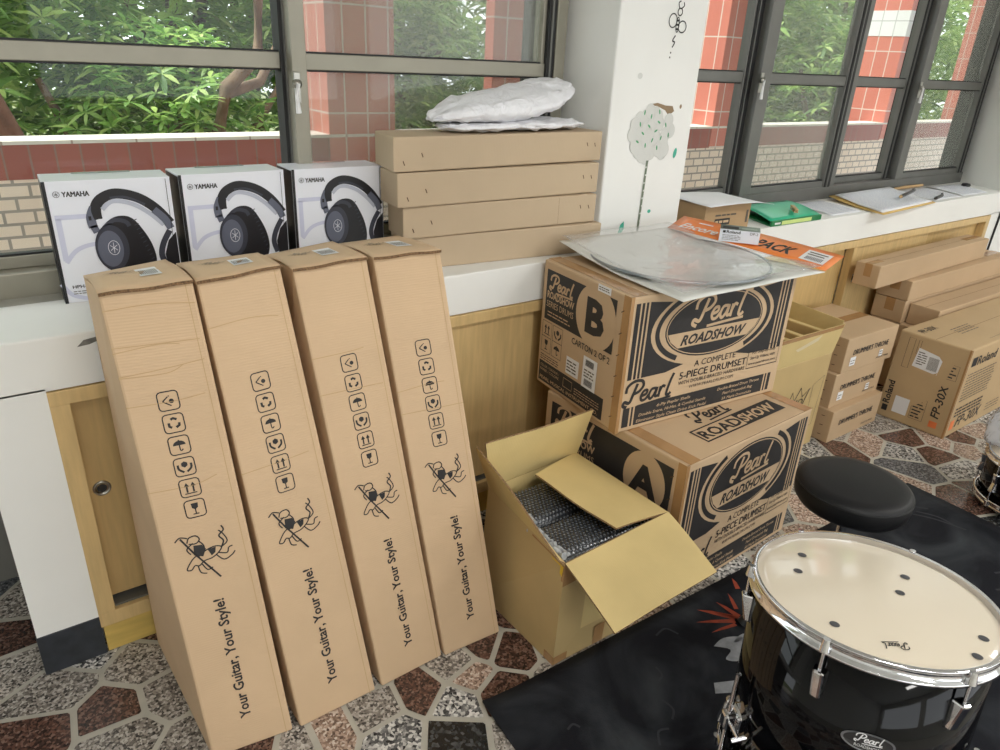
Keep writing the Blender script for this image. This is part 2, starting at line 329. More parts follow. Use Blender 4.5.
class Face:
    def __init__(s, mb, LD, RD, RU, LU, off=0.0007):
        s.mb = mb; s.c = [Vector(p) for p in (LD, RD, RU, LU)]; s.off = off
        s.W = ((s.c[1] - s.c[0]).length + (s.c[2] - s.c[3]).length) / 2; s.H = ((s.c[3] - s.c[0]).length + (s.c[2] - s.c[1]).length) / 2
        s.n = (s.c[1] - s.c[0]).cross(s.c[3] - s.c[0]).normalized()
    def pt(s, x, y, L=0):
        u = x / s.W; v = y / s.H; a, b, c, d = s.c
        return a * (1 - u) * (1 - v) + b * u * (1 - v) + c * u * v + d * (1 - u) * v + s.n * (s.off + L * 0.0004)
    def raw(s, P, F, m, L=0): s.mb.add([s.pt(x, y, L) for x, y in P], F, m)
    def rect(s, x0, y0, x1, y1, m, L=0): s.raw([(x0, y0), (x1, y0), (x1, y1), (x0, y1)], [[0, 1, 2, 3]], m, L)
    def poly(s, P, m, L=0):
        t = tessellate_polygon([[Vector((x, y, 0)) for x, y in P]]); s.raw(P, [list(f) for f in t], m, L)
    def ell(s, cx, cy, rx, ry, m, L=0, a0=0, a1=360, n=40, rot=0):
        P = []
        for k in range(n + (a1 - a0 < 360)):
            t = math.radians(a0 + (a1 - a0) * k / n); x, y = rx * math.cos(t), ry * math.sin(t); P.append((cx + x * math.cos(rot) - y * math.sin(rot), cy + x * math.sin(rot) + y * math.cos(rot)))
        s.poly(P, m, L)
    def ring(s, cx, cy, rx, ry, w, m, L=0, a0=0, a1=360, n=40, clipx=None):
        P = []; F = []
        for k in range(n + 1):
            t = math.radians(a0 + (a1 - a0) * k / n); c, q = math.cos(t), math.sin(t)
            P += [(cx + rx * c, cy + ry * q), (cx + (rx - w) * c, cy + (ry - w) * q)]
        for k in range(n): F.append([2 * k, 2 * k + 2, 2 * k + 3, 2 * k + 1])
        s.raw(P, F, m, L)
    def stroke(s, P, w, m, L=0, smooth=True, closed=False):
        if closed: P = list(P) + [P[0]]
        if smooth: P = catmull(P)
        V = []; F = []; n = len(P)
        for i, (x, y) in enumerate(P):
            ax, ay = P[max(i - 1, 0)]; bx, by = P[min(i + 1, n - 1)]; dx, dy = bx - ax, by - ay; l = math.hypot(dx, dy) or 1
            V += [(x - dy / l * w / 2, y + dx / l * w / 2), (x + dy / l * w / 2, y - dx / l * w / 2)]
        for i in range(n - 1): F.append([2 * i, 2 * i + 1, 2 * i + 3, 2 * i + 2])
        s.raw(V, F, m, L)
    def text(s, t, x, y, h, m, L=1, bold=0.0, shear=0.0, al='l', rot=0, width=None, mirror=False):
        heavy = bold if 'M' in t else 0
        vs, fs = textmesh(t, 0 if heavy else bold, shear)
        x0 = min(v[0] for v in vs); x1 = max(v[0] for v in vs); sc = h / 0.73; sx = sc if width is None else width / (x1 - x0)
        ox = {'l': x0, 'c': (x0 + x1) / 2, 'r': x1}[al]; c, q = math.cos(math.radians(rot)), math.sin(math.radians(rot))
        P = []
        for a, b in vs:
            a = (a - ox) * sx; b = b * sc
            if mirror: a = -a
            P.append((x + a * c - b * q, y + a * q + b * c))
        s.raw(P, fs, m, L)
        if heavy:
            k = h * min(.09, heavy * 3.2)
            s.raw([(a + k * c, b + k * q) for a, b in P], fs, m, L + .15); s.raw([(a + k * .5 * (c - q), b + k * .5 * (q + c)) for a, b in P], fs, m, L + .3)
    def script_pearl(s, x, y, w, m, L=1, k=1.0, rot=0):   # brush-script word built from strokes
        u = w / 3.1; c, q = math.cos(math.radians(rot)), math.sin(math.radians(rot))
        ST = [([(0.28, -0.12), (0.05, 0.0), (0.12, 0.18), (0.42, 0.1), (0.62, 0.55), (0.8, 1.02)], 0.15),
              ([(0.15, 0.62), (0.22, 0.95), (0.6, 1.16), (1.05, 1.12), (1.18, 0.86), (0.95, 0.6), (0.62, 0.5)], 0.14),
              ([(1.12, 0.3), (1.42, 0.38), (1.45, 0.56), (1.25, 0.55), (1.1, 0.3), (1.18, 0.08), (1.4, 0.1), (1.58, 0.3)], 0.13),
              ([(2.05, 0.55), (1.75, 0.55), (1.6, 0.25), (1.72, 0.05), (1.93, 0.25), (2.08, 0.58), (2.0, 0.15), (2.18, 0.14)], 0.13),
              ([(2.3, 0.6), (2.22, 0.04)], 0.14), ([(2.26, 0.3), (2.42, 0.58), (2.6, 0.52)], 0.13),
              ([(3.05, 1.15), (2.86, 0.7), (2.72, 0.12), (2.9, 0.06), (3.0, 0.16)], 0.14),
              ([(0.9, -0.2), (2.0, -0.13), (3.05, -0.08)], 0.11)]
        for P, wd in ST:
            s.stroke([(x + (a * c - b * q) * u, y + (a * q + b * c) * u) for a, b in P], wd * u * k, m, L)
    def knight(s, cx, cy, h, m, rot=0):    # joust emblem: rider with shield and lance on a rearing horse
        u = h / 2.15
        A = [([(-.55, .75), (-.45, .95), (-.2, .98), (-.1, .8), (-.25, .66), (-.5, .7)], .05), ([(-.5, .95), (-.75, 1.05), (-.95, .9)], .05),
             ([(-.15, .75), (0, .5), (-.05, .2), (-.25, .1)], .05), ([(-.35, .7), (-.6, .5), (-.5, .25)], .05),
             ([(-.1, .2), (-.4, .1), (-.6, -.1), (-.75, -.35), (-.6, -.4), (-.45, -.25), (-.3, -.3), (-.1, -.15), (.2, -.1), (.45, .05), (.6, .25), (.4, .35), (.1, .3), (-.1, .2)], .05),
             ([(.6, .25), (.72, .5), (.6, .75), (.8, .95), (.75, 1.15)], .06), ([(.6, .25), (.85, .45), (.75, .8), (.62, .98)], .05),
             ([(.45, .05), (.75, -.05), (.85, .15), (1.0, .2)], .05), ([(.35, 0), (.6, -.3), (.9, -.2), (1.05, -.05)], .05),
             ([(-.2, -.25), (-.05, -.55), (.15, -.5)], .05), ([(-.35, -.3), (-.3, -.6), (-.1, -.7)], .05)]
        for P, w in A: s.stroke([(cx + a * u, cy + b * u) for a, b in P], w * u, m)
        s.poly([(cx + a * u, cy + b * u) for a, b in [(-.35, .6), (-.05, .55), (.05, .35), (-.1, .05), (-.4, .2)]], m, 1)
        s.poly([(cx + a * u, cy + b * u) for a, b in [(.1, .3), (.4, .32), (.35, .1), (.2, 0)]], m, 1)
        s.stroke([(cx - .75 * u, cy + 1.0 * u), (cx - .4 * u, cy + .3 * u), (cx + .35 * u, cy - 1.0 * u)], .07 * u, m, 1, smooth=False)
    def icon(s, cx, cy, r, kind, m, frame=True):
        w = r * 0.12
        if frame:
            P = []
            for qx, qy, a in ((1, 1, 0), (-1, 1, 90), (-1, -1, 180), (1, -1, 270)):
                for k in range(4):
                    t = math.radians(a + 30 * k); P.append((cx + (qx * .62 + .38 * math.cos(t)) * r, cy + (qy * .62 + .38 * math.sin(t)) * r))
            s.stroke(P, w, m, smooth=False, closed=True)
        X = lambda a, b: (cx + a * r, cy + b * r)
        if kind == 'arrows':
            for a in (-.32, .32):
                s.rect(cx + (a - .09) * r, cy - .5 * r, cx + (a + .09) * r, cy + .2 * r, m); s.poly([X(a - .27, .15), X(a + .27, .15), X(a, .62)], m)
            s.rect(cx - .6 * r, cy - .68 * r, cx + .6 * r, cy - .56 * r, m)
        elif kind == 'glass':
            s.poly([X(-.35, .62), X(.35, .62), X(.3, .1), X(0, -.12), X(-.3, .1)], m); s.rect(cx - .06 * r, cy - .6 * r, cx + .06 * r, cy, m); s.rect(cx - .3 * r, cy - .68 * r, cx + .3 * r, cy - .56 * r, m)
        elif kind == 'umbrella':
            s.ell(cx, cy, .62 * r, .5 * r, m, 0, 0, 180, 14); s.stroke([X(0, .6), X(0, -.45), X(.14, -.6), X(.28, -.45)], w, m)
        elif kind == 'recycle':
            for k in range(3):
                a = 90 + 120 * k; t0, t1 = math.radians(a - 42), math.radians(a + 30)
                P = [X(.5 * math.cos(t0), .5 * math.sin(t0)), X(.56 * math.cos(math.radians(a)), .56 * math.sin(math.radians(a))), X(.5 * math.cos(t1), .5 * math.sin(t1))]
                s.stroke(P, .26 * r, m, smooth=False)
        elif kind == 'hands':
            s.poly([X(-.3, .1), X(0, -.1), X(.3, .1), X(.3, .42), X(0, .6), X(-.3, .42)], m); s.stroke([X(-.65, .3), X(-.6, -.2), X(-.15, -.6)], .22 * r, m); s.stroke([X(.65, .3), X(.6, -.2), X(.15, -.6)], .22 * r, m)
        elif kind == 'nohook':
            s.stroke([X(-.55, .0), X(.0, .45)], w, m, smooth=False); s.stroke([X(-.55, 0), X(.2, -.55)], w, m, smooth=False); s.ell(cx + .28 * r, cy - .05 * r, .24 * r, .24 * r, m, 0, n=12); s.ell(cx + .1 * r, cy + .5 * r, .07 * r, .07 * r, m, 0, n=8)
    def lines(s, x0, y0, x1, y1, n, m, fill=0.45, L=1, r=None):
        r = r or rnd; dy = (y1 - y0) / n
        for i in range(n):
            y = y1 - (i + 0.75) * dy; x = x0
            while x < x1 - dy:
                w = dy * r.uniform(0.8, 2.6); e = min(x + w, x1); s.rect(x, y, e, y + dy * fill, m, L); x = e + dy * 0.35

def carton_corners(cx, cy, z0, w, d, h, rz=0.0):
    c, q = math.cos(rz), math.sin(rz)
    f = lambda x, y, z: Vector((cx + x * c - y * q, cy + x * q + y * c, z0 + z))
    return [f(-w / 2, -d / 2, 0), f(w / 2, -d / 2, 0), f(w / 2, d / 2, 0), f(-w / 2, d / 2, 0), f(-w / 2, -d / 2, h), f(w / 2, -d / 2, h), f(w / 2, d / 2, h), f(-w / 2, d / 2, h)]
def face_of(mb, C, side):
    i = {'front': (0, 1, 5, 4), 'left': (3, 0, 4, 7), 'right': (1, 2, 6, 5), 'top': (4, 5, 6, 7)}[side]
    return Face(mb, *[C[k] for k in i])
def closed_top(mb, C, m, along='x', tape=True, tw=0.05, drop=0.05):
    """top seam, tape over it, tape ends lapping down the two side walls"""
    T = face_of(mb, C, 'top')
    if along == 'x':
        y = T.H / 2; T.rect(0.002, y - 0.001, T.W - 0.002, y + 0.001, SEAM, 0)
        if tape: T.rect(0, y - tw / 2, T.W, y + tw / 2, TAPE, 1)
        if tape:
            for sd in ('left', 'right'):
                f = face_of(mb, C, sd); f.rect(f.W / 2 - tw / 2, f.H - drop, f.W / 2 + tw / 2, f.H, TAPE, 1)
    else:
        x = T.W / 2; T.rect(x - 0.001, 0.002, x + 0.001, T.H - 0.002, SEAM, 0)
        if tape: T.rect(x - tw / 2, 0, x + tw / 2, T.H, TAPE, 1)
        if tape:
            f = face_of(mb, C, 'front'); f.rect(f.W / 2 - tw / 2, f.H - drop, f.W / 2 + tw / 2, f.H, TAPE, 1)
def base_of(C):
    b = (C[0] + C[1] + C[2] + C[3]) / 4; return b

# ============================================================ SETTING
def clip_poly(P, a, b, c):     # keep a*x+b*y<=c
    out = []; n = len(P)
    for i in range(n):
        p, q = P[i], P[(i + 1) % n]; dp, dq = a * p[0] + b * p[1] - c, a * q[0] + b * q[1] - c
        if dp <= 0: out.append(p)
        if (dp < 0 < dq) or (dq < 0 < dp):
            t = dp / (dp - dq); out.append((p[0] + (q[0] - p[0]) * t, p[1] + (q[1] - p[1]) * t))
    return out
SEEDS = [(-0.09, 1.678, 'G'), (0.133, 1.639, 'G'), (0.029, 1.52, 'R'), (-0.145, 1.537, 'R'), (0.025, 1.436, 'G'), (0.173, 1.316, 'G'), (0.154, 1.517, 'G'), (-0.161, 1.923, 'R'), (-0.155, 1.797, 'G'), (0.433, 1.185, 'P'), (0.555, 1.18, 'G'), (0.56, 1.087, 'W'), (0.679, 1.164, 'R'), (0.797, 1.196, 'G'), (0.811, 1.139, 'P'), (0.734, 1.087, 'W'), (0.951, 1.16, 'R'), (0.679, 1.011, 'B'), (0.849, 1.052, 'R'), (0.908, 1.21, 'R'), (2.846, 1.314, 'R'), (3.006, 1.269, 'P'), (3.231, 1.321, 'G'), (3.202, 1.194, 'R'), (2.966, 1.037, 'D'), (3.062, 1.123, 'W'), (3.165, 1.031, 'R'), (3.143, 0.91, 'W'), (3.355, 1.006, 'P'), (3.328, 1.075, 'P'), (3.421, 1.052, 'R'), (2.887, 0.786, 'R'), (2.293, 1.101, 'P'), (2.752, 1.361, 'W'), (3.592, 1.037, 'P'), (1.6, 1.026, 'G'), (1.375, 1.067, 'P'), (0.364, 1.188, 'G'), (0.266, 1.244, 'R'), (1.985, 1.082, 'G'), (3.072, 0.777, 'R'), (3.46, 0.912, 'G'), (1.949, 0.977, 'P'), (1.094, 1.106, 'G')]
mb = MB(); mb.box(-3, 8, -4.5, 2.6, -0.12, -0.0015, GROUT)
r2 = random.Random(21); seeds = list(SEEDS)
for _ in range(9000):
    p = (r2.uniform(-1.0, 5.4), r2.uniform(-1.2, 2.3)); d = r2.uniform(0.11, 0.27)
    if all((p[0] - q[0]) ** 2 + (p[1] - q[1]) ** 2 > d * d for q in seeds): seeds.append((p[0], p[1], r2.choice('GGGPPRRRWDB')))
for i, (sx, sy, k) in enumerate(seeds):
    P = [(max(sx - 0.3, -3), max(sy - 0.3, -4.4)), (sx + 0.3, max(sy - 0.3, -4.4)), (sx + 0.3, sy + 0.3), (sx - 0.3, sy + 0.3)]
    g = 0.0055 + 0.004 * ((i * 7) % 5) / 5
    for tx, ty, _k in seeds:
        if (tx, ty) == (sx, sy): continue
        dx, dy = tx - sx, ty - sy; l = math.hypot(dx, dy)
        if l > 0.65: continue
        P = clip_poly(P, dx / l, dy / l, (sx * dx + sy * dy) / l + l / 2 - g)
        if len(P) < 3: break
    if len(P) >= 3:
        Q = []
        for j in range(len(P)):   # soften the corners
            a, b, c = Vector(P[j - 1]), Vector(P[j]), Vector(P[(j + 1) % len(P)])
            for w in (a, c):
                e = w - b
                if e.length > 1e-5: Q.append(tuple(b + e * min(0.3, 0.005 / e.length)))
        mb.add([(x, y, 0.0) for x, y in Q], [list(range(len(Q)))], GRAN[k])
mb.build('floor', kind='structure')

# window wall
SY = 1.735; SZ = 0.893
mb = MB()
mb.box(-0.09, 5.6, 1.80, 2.35, 0, 0.775, WALLM)                       # wall under the sill
mb.box(-0.09, 0.048, SY, 1.80, 0.122, 0.775, WALLM)
mb.box(1.96, 2.14, SY, 1.80, 0.09, 0.775, WALLM)
mb.box(4.90, 5.6, SY, 1.80, 0, 0.775, WALLM)
mb.box(-3, 8, 2.04, 2.16, 2.35, 3.0, WALLM)
mb.box(-3, -1.5, 1.80, 2.2, 0.89, 3.0, WALLM)
mb.build('wall_front', kind='structure')
mb = MB(); mb.box(-1.6, 5.6, SY, 2.34, 0.767, SZ, WALLM, 0.004)
f = Face(mb, (-1.5, 1.96, SZ), (1.0, 1.96, SZ), (1.0, 2.06, SZ), (-1.5, 2.06, SZ), 0.0008); f.rect(0, 0.035, 2.5, 0.1, WALLG)
f = Face(mb, (0.05, SY, 0.767), (0.9, SY, 0.767), (0.9, SY, SZ), (0.05, SY, SZ), 0.0006)
f.poly([(0.075, 0.094), (0.10, 0.096), (0.125, 0.104), (0.12, 0.112), (0.09, 0.108)], mat('scuff', (120, 118, 112), 0.8, var=0.3, vscale=60))
mb.build('trim_1', kind='structure')
mb = MB(); mb.box(-0.092, 0.050, SY - 0.002, 1.80, 0, 0.122, DARKB, 0.002); mb.build('baseboard_left', kind='structure')
mb = MB(); mb.box(-1.6, -0.09, 2.2, 2.34, 0, 0.775, CONC); mb.box(-0.40, -0.30, 2.02, 2.1, 0, 0.7, METALD, 0.004); mb.build('wall_recess', kind='structure')
# column between the windows, and the one at the right end
CY = 1.85; CX0, CX1 = 1.80, 2.222
def col_pt(x, z): return (x * CY / SY, 1.5 + (z - 1.5) * CY / SY)
mb = MB(); mb.hexa([Vector(v) for v in [(CX0, CY, SZ - 0.01), (CX1, CY, SZ - 0.01), (CX1 + .02, 2.3, SZ - 0.01), (1.765, 2.3, SZ - 0.01), (CX0, CY, 3), (CX1, CY, 3), (CX1 + .02, 2.3, 3), (1.765, 2.3, 3)]], WALLM, 0.006)
f = Face(mb, (CX0, CY, SZ), (CX1, CY, SZ), (CX1, CY, 3), (CX0, CY, 3), 0.0006)
def cf(x, z): X, Z = col_pt(x, z); return (X - CX0, Z - SZ)
f.poly([cf(*p) for p in [(1.855, 1.372), (1.90, 1.378), (1.94, 1.370), (1.975, 1.368), (1.985, 1.352), (1.96, 1.338), (1.94, 1.355), (1.90, 1.368)]], PEEL)
f.ell(*cf(1.803, 1.458), 0.012, 0.010, GREYST, n=14)
f.ell(*cf(2.015, 1.367), 0.006, 0.008, PEEL, n=8)
mb.build('wall_column', kind='structure')
mb = MB(); mb.hexa([Vector(v) for v in [(5.0, SY + .01, SZ - 0.01), (8, SY + .01, SZ - 0.01), (8, 2.16, SZ - 0.01), (5.2, 2.16, SZ - 0.01), (5.0, SY + .01, 3), (8, SY + .01, 3), (8, 2.16, 3), (5.2, 2.16, 3)]], WALLM, 0.004)
mb.box(5.6, 8, SY + .01, 2.35, 0, SZ - .01, WALLM); mb.tube([(5.02, SY - .006, 0.77), (5.0, SY - .006, 0.5), (5.01, SY - .006, 0.0)], 0.006, BLACKP, 6)
mb.build('wall_right', kind='structure')
mb = MB(); mb.box(-3, 8, -4.5, 2.16, 3.0, 3.1, CEIL); mb.build('ceiling', kind='structure')
mb = MB(); mb.box(-3, 8, -4.62, -4.5, 0, 0.9, WALLM); mb.box(-3, 8, -4.62, -4.5, 2.6, 3.0, WALLM)
for x in (-3, 0.4, 3.9, 7.6): mb.box(x, x + 0.4, -4.62, -4.5, 0.9, 2.6, WALLM)
mb.build('wall_back', kind='structure')
mb = MB(); mb.box(-3.1, -3, -4.5, 2.2, 0, 3, WALLM); mb.build('wall_left', kind='structure')
mb = MB(); mb.box(8, 8.1, -4.5, 2.35, 0, 3, WALLM); mb.build('wall_right_end', kind='structure')
for x, y in LAMPS:
    t = root('ceiling_lamp', (x, y, 2.92), 'white ceiling lamp housing with long tube above the room', 'lamp', 'ceiling lamps')
    m2 = MB(); m2.box(x - .66, x + .66, y - .16, y + .16, 2.93, 3.0, CEIL, .004); m2.build('housing', t)

# wall sticker tree + bee
mb = MB(); f = Face(mb, (CX0, CY, SZ), (CX1, CY, SZ), (CX1, CY, 3), (CX0, CY, 3), 0.0012)
r3 = random.Random(3)
for k in range(46):
    a, q = r3.uniform(0, 2 * PI), r3.random() ** .5; x, z = cf(1.892 + .095 * q * math.cos(a), 1.283 + .082 * q * math.sin(a)); f.ell(x, z, .024, .026, GREYST, .3 + .01 * k, n=14); f.ring(x, z, .024, .026, .0012, mat('sticker_line', (206, 207, 202), .6), .3 + .01 * k, n=14)
for k in range(15):
    a, q = 2.4 * k, ((k + .5) / 15) ** .5; x, z = cf(1.892 + .085 * q * math.cos(a), 1.29 + .072 * q * math.sin(a)); f.ell(x, z, .0035, .009, LEAFST2, 1, n=8, rot=r3.uniform(-1.2, 1.2))
P = [cf(1.884, 1.195), cf(1.882, 1.10), cf(1.880, 1.02), cf(1.878, 0.955)]
f.stroke(P, 0.011, OLIVE, 0.5)
for k in range(8):
    x, z = cf(1.881 + .003 * (k % 2), 1.17 - .026 * k); f.rect(x - .003, z, x + .004, z + .006, GREYST, 1)
f.ell(*cf(2.018, 1.215), .009, .019, LEAFST, 0, n=12, rot=-.2); f.ell(*cf(1.925, 1.021), .009, .007, LEAFST, 0, n=12)
f.poly([cf(*p) for p in [(1.782, .957), (1.79, .985), (1.806, .996), (1.81, .97), (1.80, .957)]], LEAFST)
mb.build('tree_sticker', loc=(1.99, CY - .001, 1.3), label='faded wall sticker of a round pale tree with small green leaves on the white column', cat='sticker')
mb = MB(); f = Face(mb, (CX0, CY, SZ), (CX1, CY, SZ), (CX1, CY, 3), (CX0, CY, 3), 0.0012)
bx, bz = cf(1.945, 1.612); K = INK; u = 0.0165
f.ring(bx - 1.5 * u, bz + .7 * u, 1.3 * u, 1.4 * u, .24 * u, K); f.ring(bx + 1.5 * u, bz - .3 * u, 1.3 * u, 1.2 * u, .24 * u, K)
f.ring(bx, bz, .55 * u, 1.5 * u, .22 * u, K)
for dz in (-1, -.2, .6): f.rect(bx - .5 * u, bz + dz * u, bx + .5 * u, bz + (dz + .4) * u, K)
f.ring(bx + .3 * u, bz + 2.4 * u, .8 * u, .8 * u, .25 * u, K)
f.stroke([(bx, bz + 3 * u), (bx - .4 * u, bz + 4 * u), (bx + .2 * u, bz + 4.4 * u)], .25 * u, K); f.stroke([(bx + .5 * u, bz + 3 * u), (bx + 1.3 * u, bz + 3.6 * u), (bx + 1.1 * u, bz + 4.2 * u)], .25 * u, K)
f.stroke([(bx - .2 * u, bz - 2 * u), (bx - .9 * u, bz - 3 * u), (bx - .2 * u, bz - 3.3 * u), (bx - .8 * u, bz - 4.3 * u)], .3 * u, K)
for k in range(2): f.ell(bx - (1.0 + .1 * k) * u, bz - (5.3 + .9 * k) * u, .2 * u, .2 * u, K, n=8)
mb.build('bee_drawing', loc=(2.07, CY - .001, 1.6), label='small black line drawing of a bee high on the white column', cat='drawing')

# windows
def window(n, x0, x1, stiles, transom_z, M, panes, dark):
    y0, y1 = 2.055, 2.15
    w = root('window_%d' % n, ((x0 + x1) / 2, 2.1, SZ), '', ''); del w['label']; del w['category']; w['kind'] = 'structure'
    mb = MB(); mb.box(x0, x1, y0, y1 + .05, SZ - .005, 0.955, M, .003); mb.box(x0, x1, y0, y1 + .05, 2.3, 2.36, M)
    mb.box(x1 - .045, x1, y0 - .005, y1 + .05, .94, 2.3, M, .003)
    mb.box(x1 - .075, x1 - .045, y0 + .03, y1 + .05, .94, 2.3, RUBBER)
    mb.box(x0, x0 + .04, y0, y1 + .05, .94, 2.3, M)
    mb.build('frame', w, kind='structure')
    for a, b, z, yy, gm in panes:
        m2 = MB(); m2.box(b - .002, b + .045, yy - .004, yy + .05, .955, 2.3, RUBBER); m2.box(b + .008, b + .016, yy - .008, yy, .955, 2.3, METALD); m2.build('seal_strip', w, kind='structure')
    for a, b, z, yy in stiles:
        m2 = MB(); m2.box(a, b, yy, yy + .045, .955, 2.3, M, .003)
        m2.build('stile', w, kind='structure')
    for a, b, z, yy, gm in panes:
        m2 = MB(); m2.box(a, b, yy + .005, yy + .04, transom_z - .021, transom_z + .021, M, .002)
        m2.box(a, b, yy + .005, yy + .04, .955, .985, M, .002)
        m2.box(a, b, yy + .012, yy + .034, transom_z - .026, transom_z + .026, RUBBER)
        m2.box(a, b, yy + .012, yy + .034, .98, .99, RUBBER)
        m2.build('sash_rail', w, kind='structure')
        m3 = MB(); m3.box(a, b, yy + .020, yy + .025, .96, 2.3, GLASS); m3.build('pane', w, kind='structure')
        if gm:
            m4 = MB(); m4.box(a, b, yy + .03, yy + .031, .96, 2.3, gm); m4.build('insect_screen' if gm is SCREEN else 'hazy_pane', w, kind='structure')
    return w
w1 = window(1, -1.5, 1.755, [(0.785, 0.828, 0, 2.055), (1.665, 1.70, 0, 2.07)], 1.456, METAL,
            [(-1.45, 0.772, 0, 2.10, None), (0.828, 1.68, 0, 2.06, SCREEN)], True)
w2 = window(2, 2.25, 5.2, [(2.875, 2.955, 0, 2.055), (2.82, 2.872, 0, 2.10), (3.56, 3.66, 0, 2.055), (3.665, 3.715, 0, 2.10), (4.29, 4.37, 0, 2.055), (4.235, 4.285, 0, 2.10), (5.06, 5.12, 0, 2.055)], 1.458, METALD,
            [(2.29, 2.83, 0, 2.10, None), (2.955, 3.57, 0, 2.055, HAZE), (3.71, 4.24, 0, 2.10, None), (4.37, 5.07, 0, 2.055, HAZE)], True)
def latch(w, x, z, y=2.05):
    m = MB(); m.box(x - .006, x + .012, y - .008, y, z - .03, z + .05, CHROMER, .002); m.lathe([(0, 0), (.012, 0), (.012, .012), (0, .014)], CHROMER, (x, y - .006, z + .02), 14, T=Matrix.Rotation(PI / 2, 3, 'X').to_4x4())
    m.tube([(x, y - .02, z + .02), (x - .008, y - .025, z - .01), (x - .004, y - .022, z - .055)], [.006, .005, .008], WHITE, 8)
    m.build('latch_handle', w, kind='structure')
latch(w1, .79, 1.38); latch(w2, 2.87, 1.43); latch(w2, 4.285, 1.42)

# cupboards built in below the sill
def cupboard(name, x0, x1, label, doors, stile):
    y = SY; t = root(name, ((x0 + x1) / 2, y + .05, 0), label, 'cupboard')
    mb = MB(); zt = .765
    mb.box(x0, x1, y - .003, y + .04, zt - .035, zt, WOOD, .0015); mb.box(x0, x1, y - .003, y + .04, .086, .128, WOOD, .0015)
    mb.box(x0, x0 + .04, y - .003, y + .04, .128, zt - .035, WOOD, .0015); mb.box(x1 - .045, x1, y - .003, y + .04, .128, zt - .035, WOOD, .0015)
    for s in stile: mb.box(s - .022, s + .022, y - .001, y + .04, .128, zt - .035, WOOD, .0015)
    mb.build('frame', t)
    m2 = MB(); m2.box(x0 + .005, x1 - .005, y + .004, y + .04, 0, .086, WOODY); m2.build('plinth', t)
    for a, b, hx, hz, dy in doors:
        m3 = MB(); m3.box(a, b, y + dy, y + dy + .018, .145, zt - .04, WOODD if dy > .02 else WOOD); m3.box(a, b, y + .012, y + .058, .128, .134, METALD)
        d = m3.build('door', t)
        if hx:
            m4 = MB(); T = Matrix.Rotation(PI / 2, 4, 'X'); m4.lathe([(.0, -.002), (.012, -.002), (.012, .0), (.017, .004), (.020, .003), (.021, 0)], CHROMER, (hx, y + dy, hz), 24, T=T)
            m4.lathe([(0, .0006), (.0115, .0006)], BLACKP, (hx, y + dy, hz), 20, T=T); m4.build('handle', d)
    return t
cupboard('cupboard', .048, 1.955, 'light wooden cupboard under the sill on the left with round recessed metal handle', [(.09, .70, .118, .47, .040), (.70, 1.45, None, 0, .020), (1.45, 1.91, None, 0, .040)], [.70])
cupboard('cupboard', 2.145, 4.90, 'light wooden cupboard under the right window behind the long cartons', [(2.19, 3.40, None, 0, .040), (3.45, 4.2, 3.50, .56, .020), (4.0, 4.86, None, 0, .042)], [3.43])

# outside
PY = 3.47
mb = MB(); mb.box(-3, 12, PY, PY + .15, -.6, .955, BRICK); mb.box(-3, 12, PY - .006, PY + .15, .955, 1.088, REDBAND); mb.box(-3, 12, PY - .010, PY + .17, 1.088, 1.102, CAPT); mb.build('wall_balcony', kind='structure')
mb = MB(); mb.box(-3, 12, 2.2, PY + .2, -.7, -.6, CONC); mb.box(-3, 12, 2.16, PY + .16, 3.1, 3.25, CEIL); mb.build('floor_balcony', kind='structure')
for i, (a, b) in enumerate([(1.49, 1.85), (2.45, 2.85), (4.387, 4.75), (6.75, 7.15), (8.6, 9.6)]):
    mb = MB(); mb.box(a, b, PY - .008, PY + (.07 if i == 1 else .34), .955, 3.4, REDCOL)
    if i == 3: mb.box(a - .003, b + .003, PY - .011, PY + .343, 1.80, 2.0, WTILE)
    mb.build('trim_%d' % (i + 2), kind='structure')
mb = MB(); mb.add([(-20, 3.7, -.9), (40, 3.7, -.9), (40, 40, -.9), (-20, 40, -.9)], [[0, 1, 2, 3]], GROUND); mb.build('ground', kind='structure')

def foliage_mesh(name, m, n, rx, ry, rz, seed, leaf=0.15):
    r = random.Random(seed); V = []; F = []
    for _ in range(n):
        while True:
            p = Vector((r.uniform(-1, 1), r.uniform(-1, 1), r.uniform(-1, 1)))
            if 0.25 < p.length < 1: break
        c = Vector((p.x * rx, p.y * ry, p.z * rz)); ax = Vector((r.uniform(-.5, .5), r.uniform(-.5, .5), 1)).normalized(); k = r.randint(6, 9)
        a = ax.orthogonal().normalized(); b = ax.cross(a); ph = r.uniform(0, 6)
        for j in range(k):
            t = ph + 2 * PI * j / k; d = (a * math.cos(t) + b * math.sin(t) + ax * r.uniform(-.25, .5)).normalized(); L = leaf * r.uniform(.7, 1.25); wd = L * .13
            sd = d.cross(ax).normalized() * wd; dr = Vector((0, 0, -L * .22)); o = len(V)
            V += [c, c + d * L * .4 + sd, c + d * L * .4 - sd, c + d * L * .75 + sd * .7 + dr * .5, c + d * L * .75 - sd * .7 + dr * .5, c + d * L + dr]
            F += [(o, o + 1, o + 2), (o + 1, o + 3, o + 4, o + 2), (o + 3, o + 5, o + 4)]
    me = bpy.data.meshes.new(name); me.from_pydata([tuple(v) for v in V], [], F); me.materials.append(m); me.update(); return me
FM = [foliage_mesh('foliage_a', LEAF1, 1500, 1.35, .9, 1.35, 1), foliage_mesh('foliage_b', LEAF2, 1300, 1.5, 1.0, 1.5, 2, .17)]
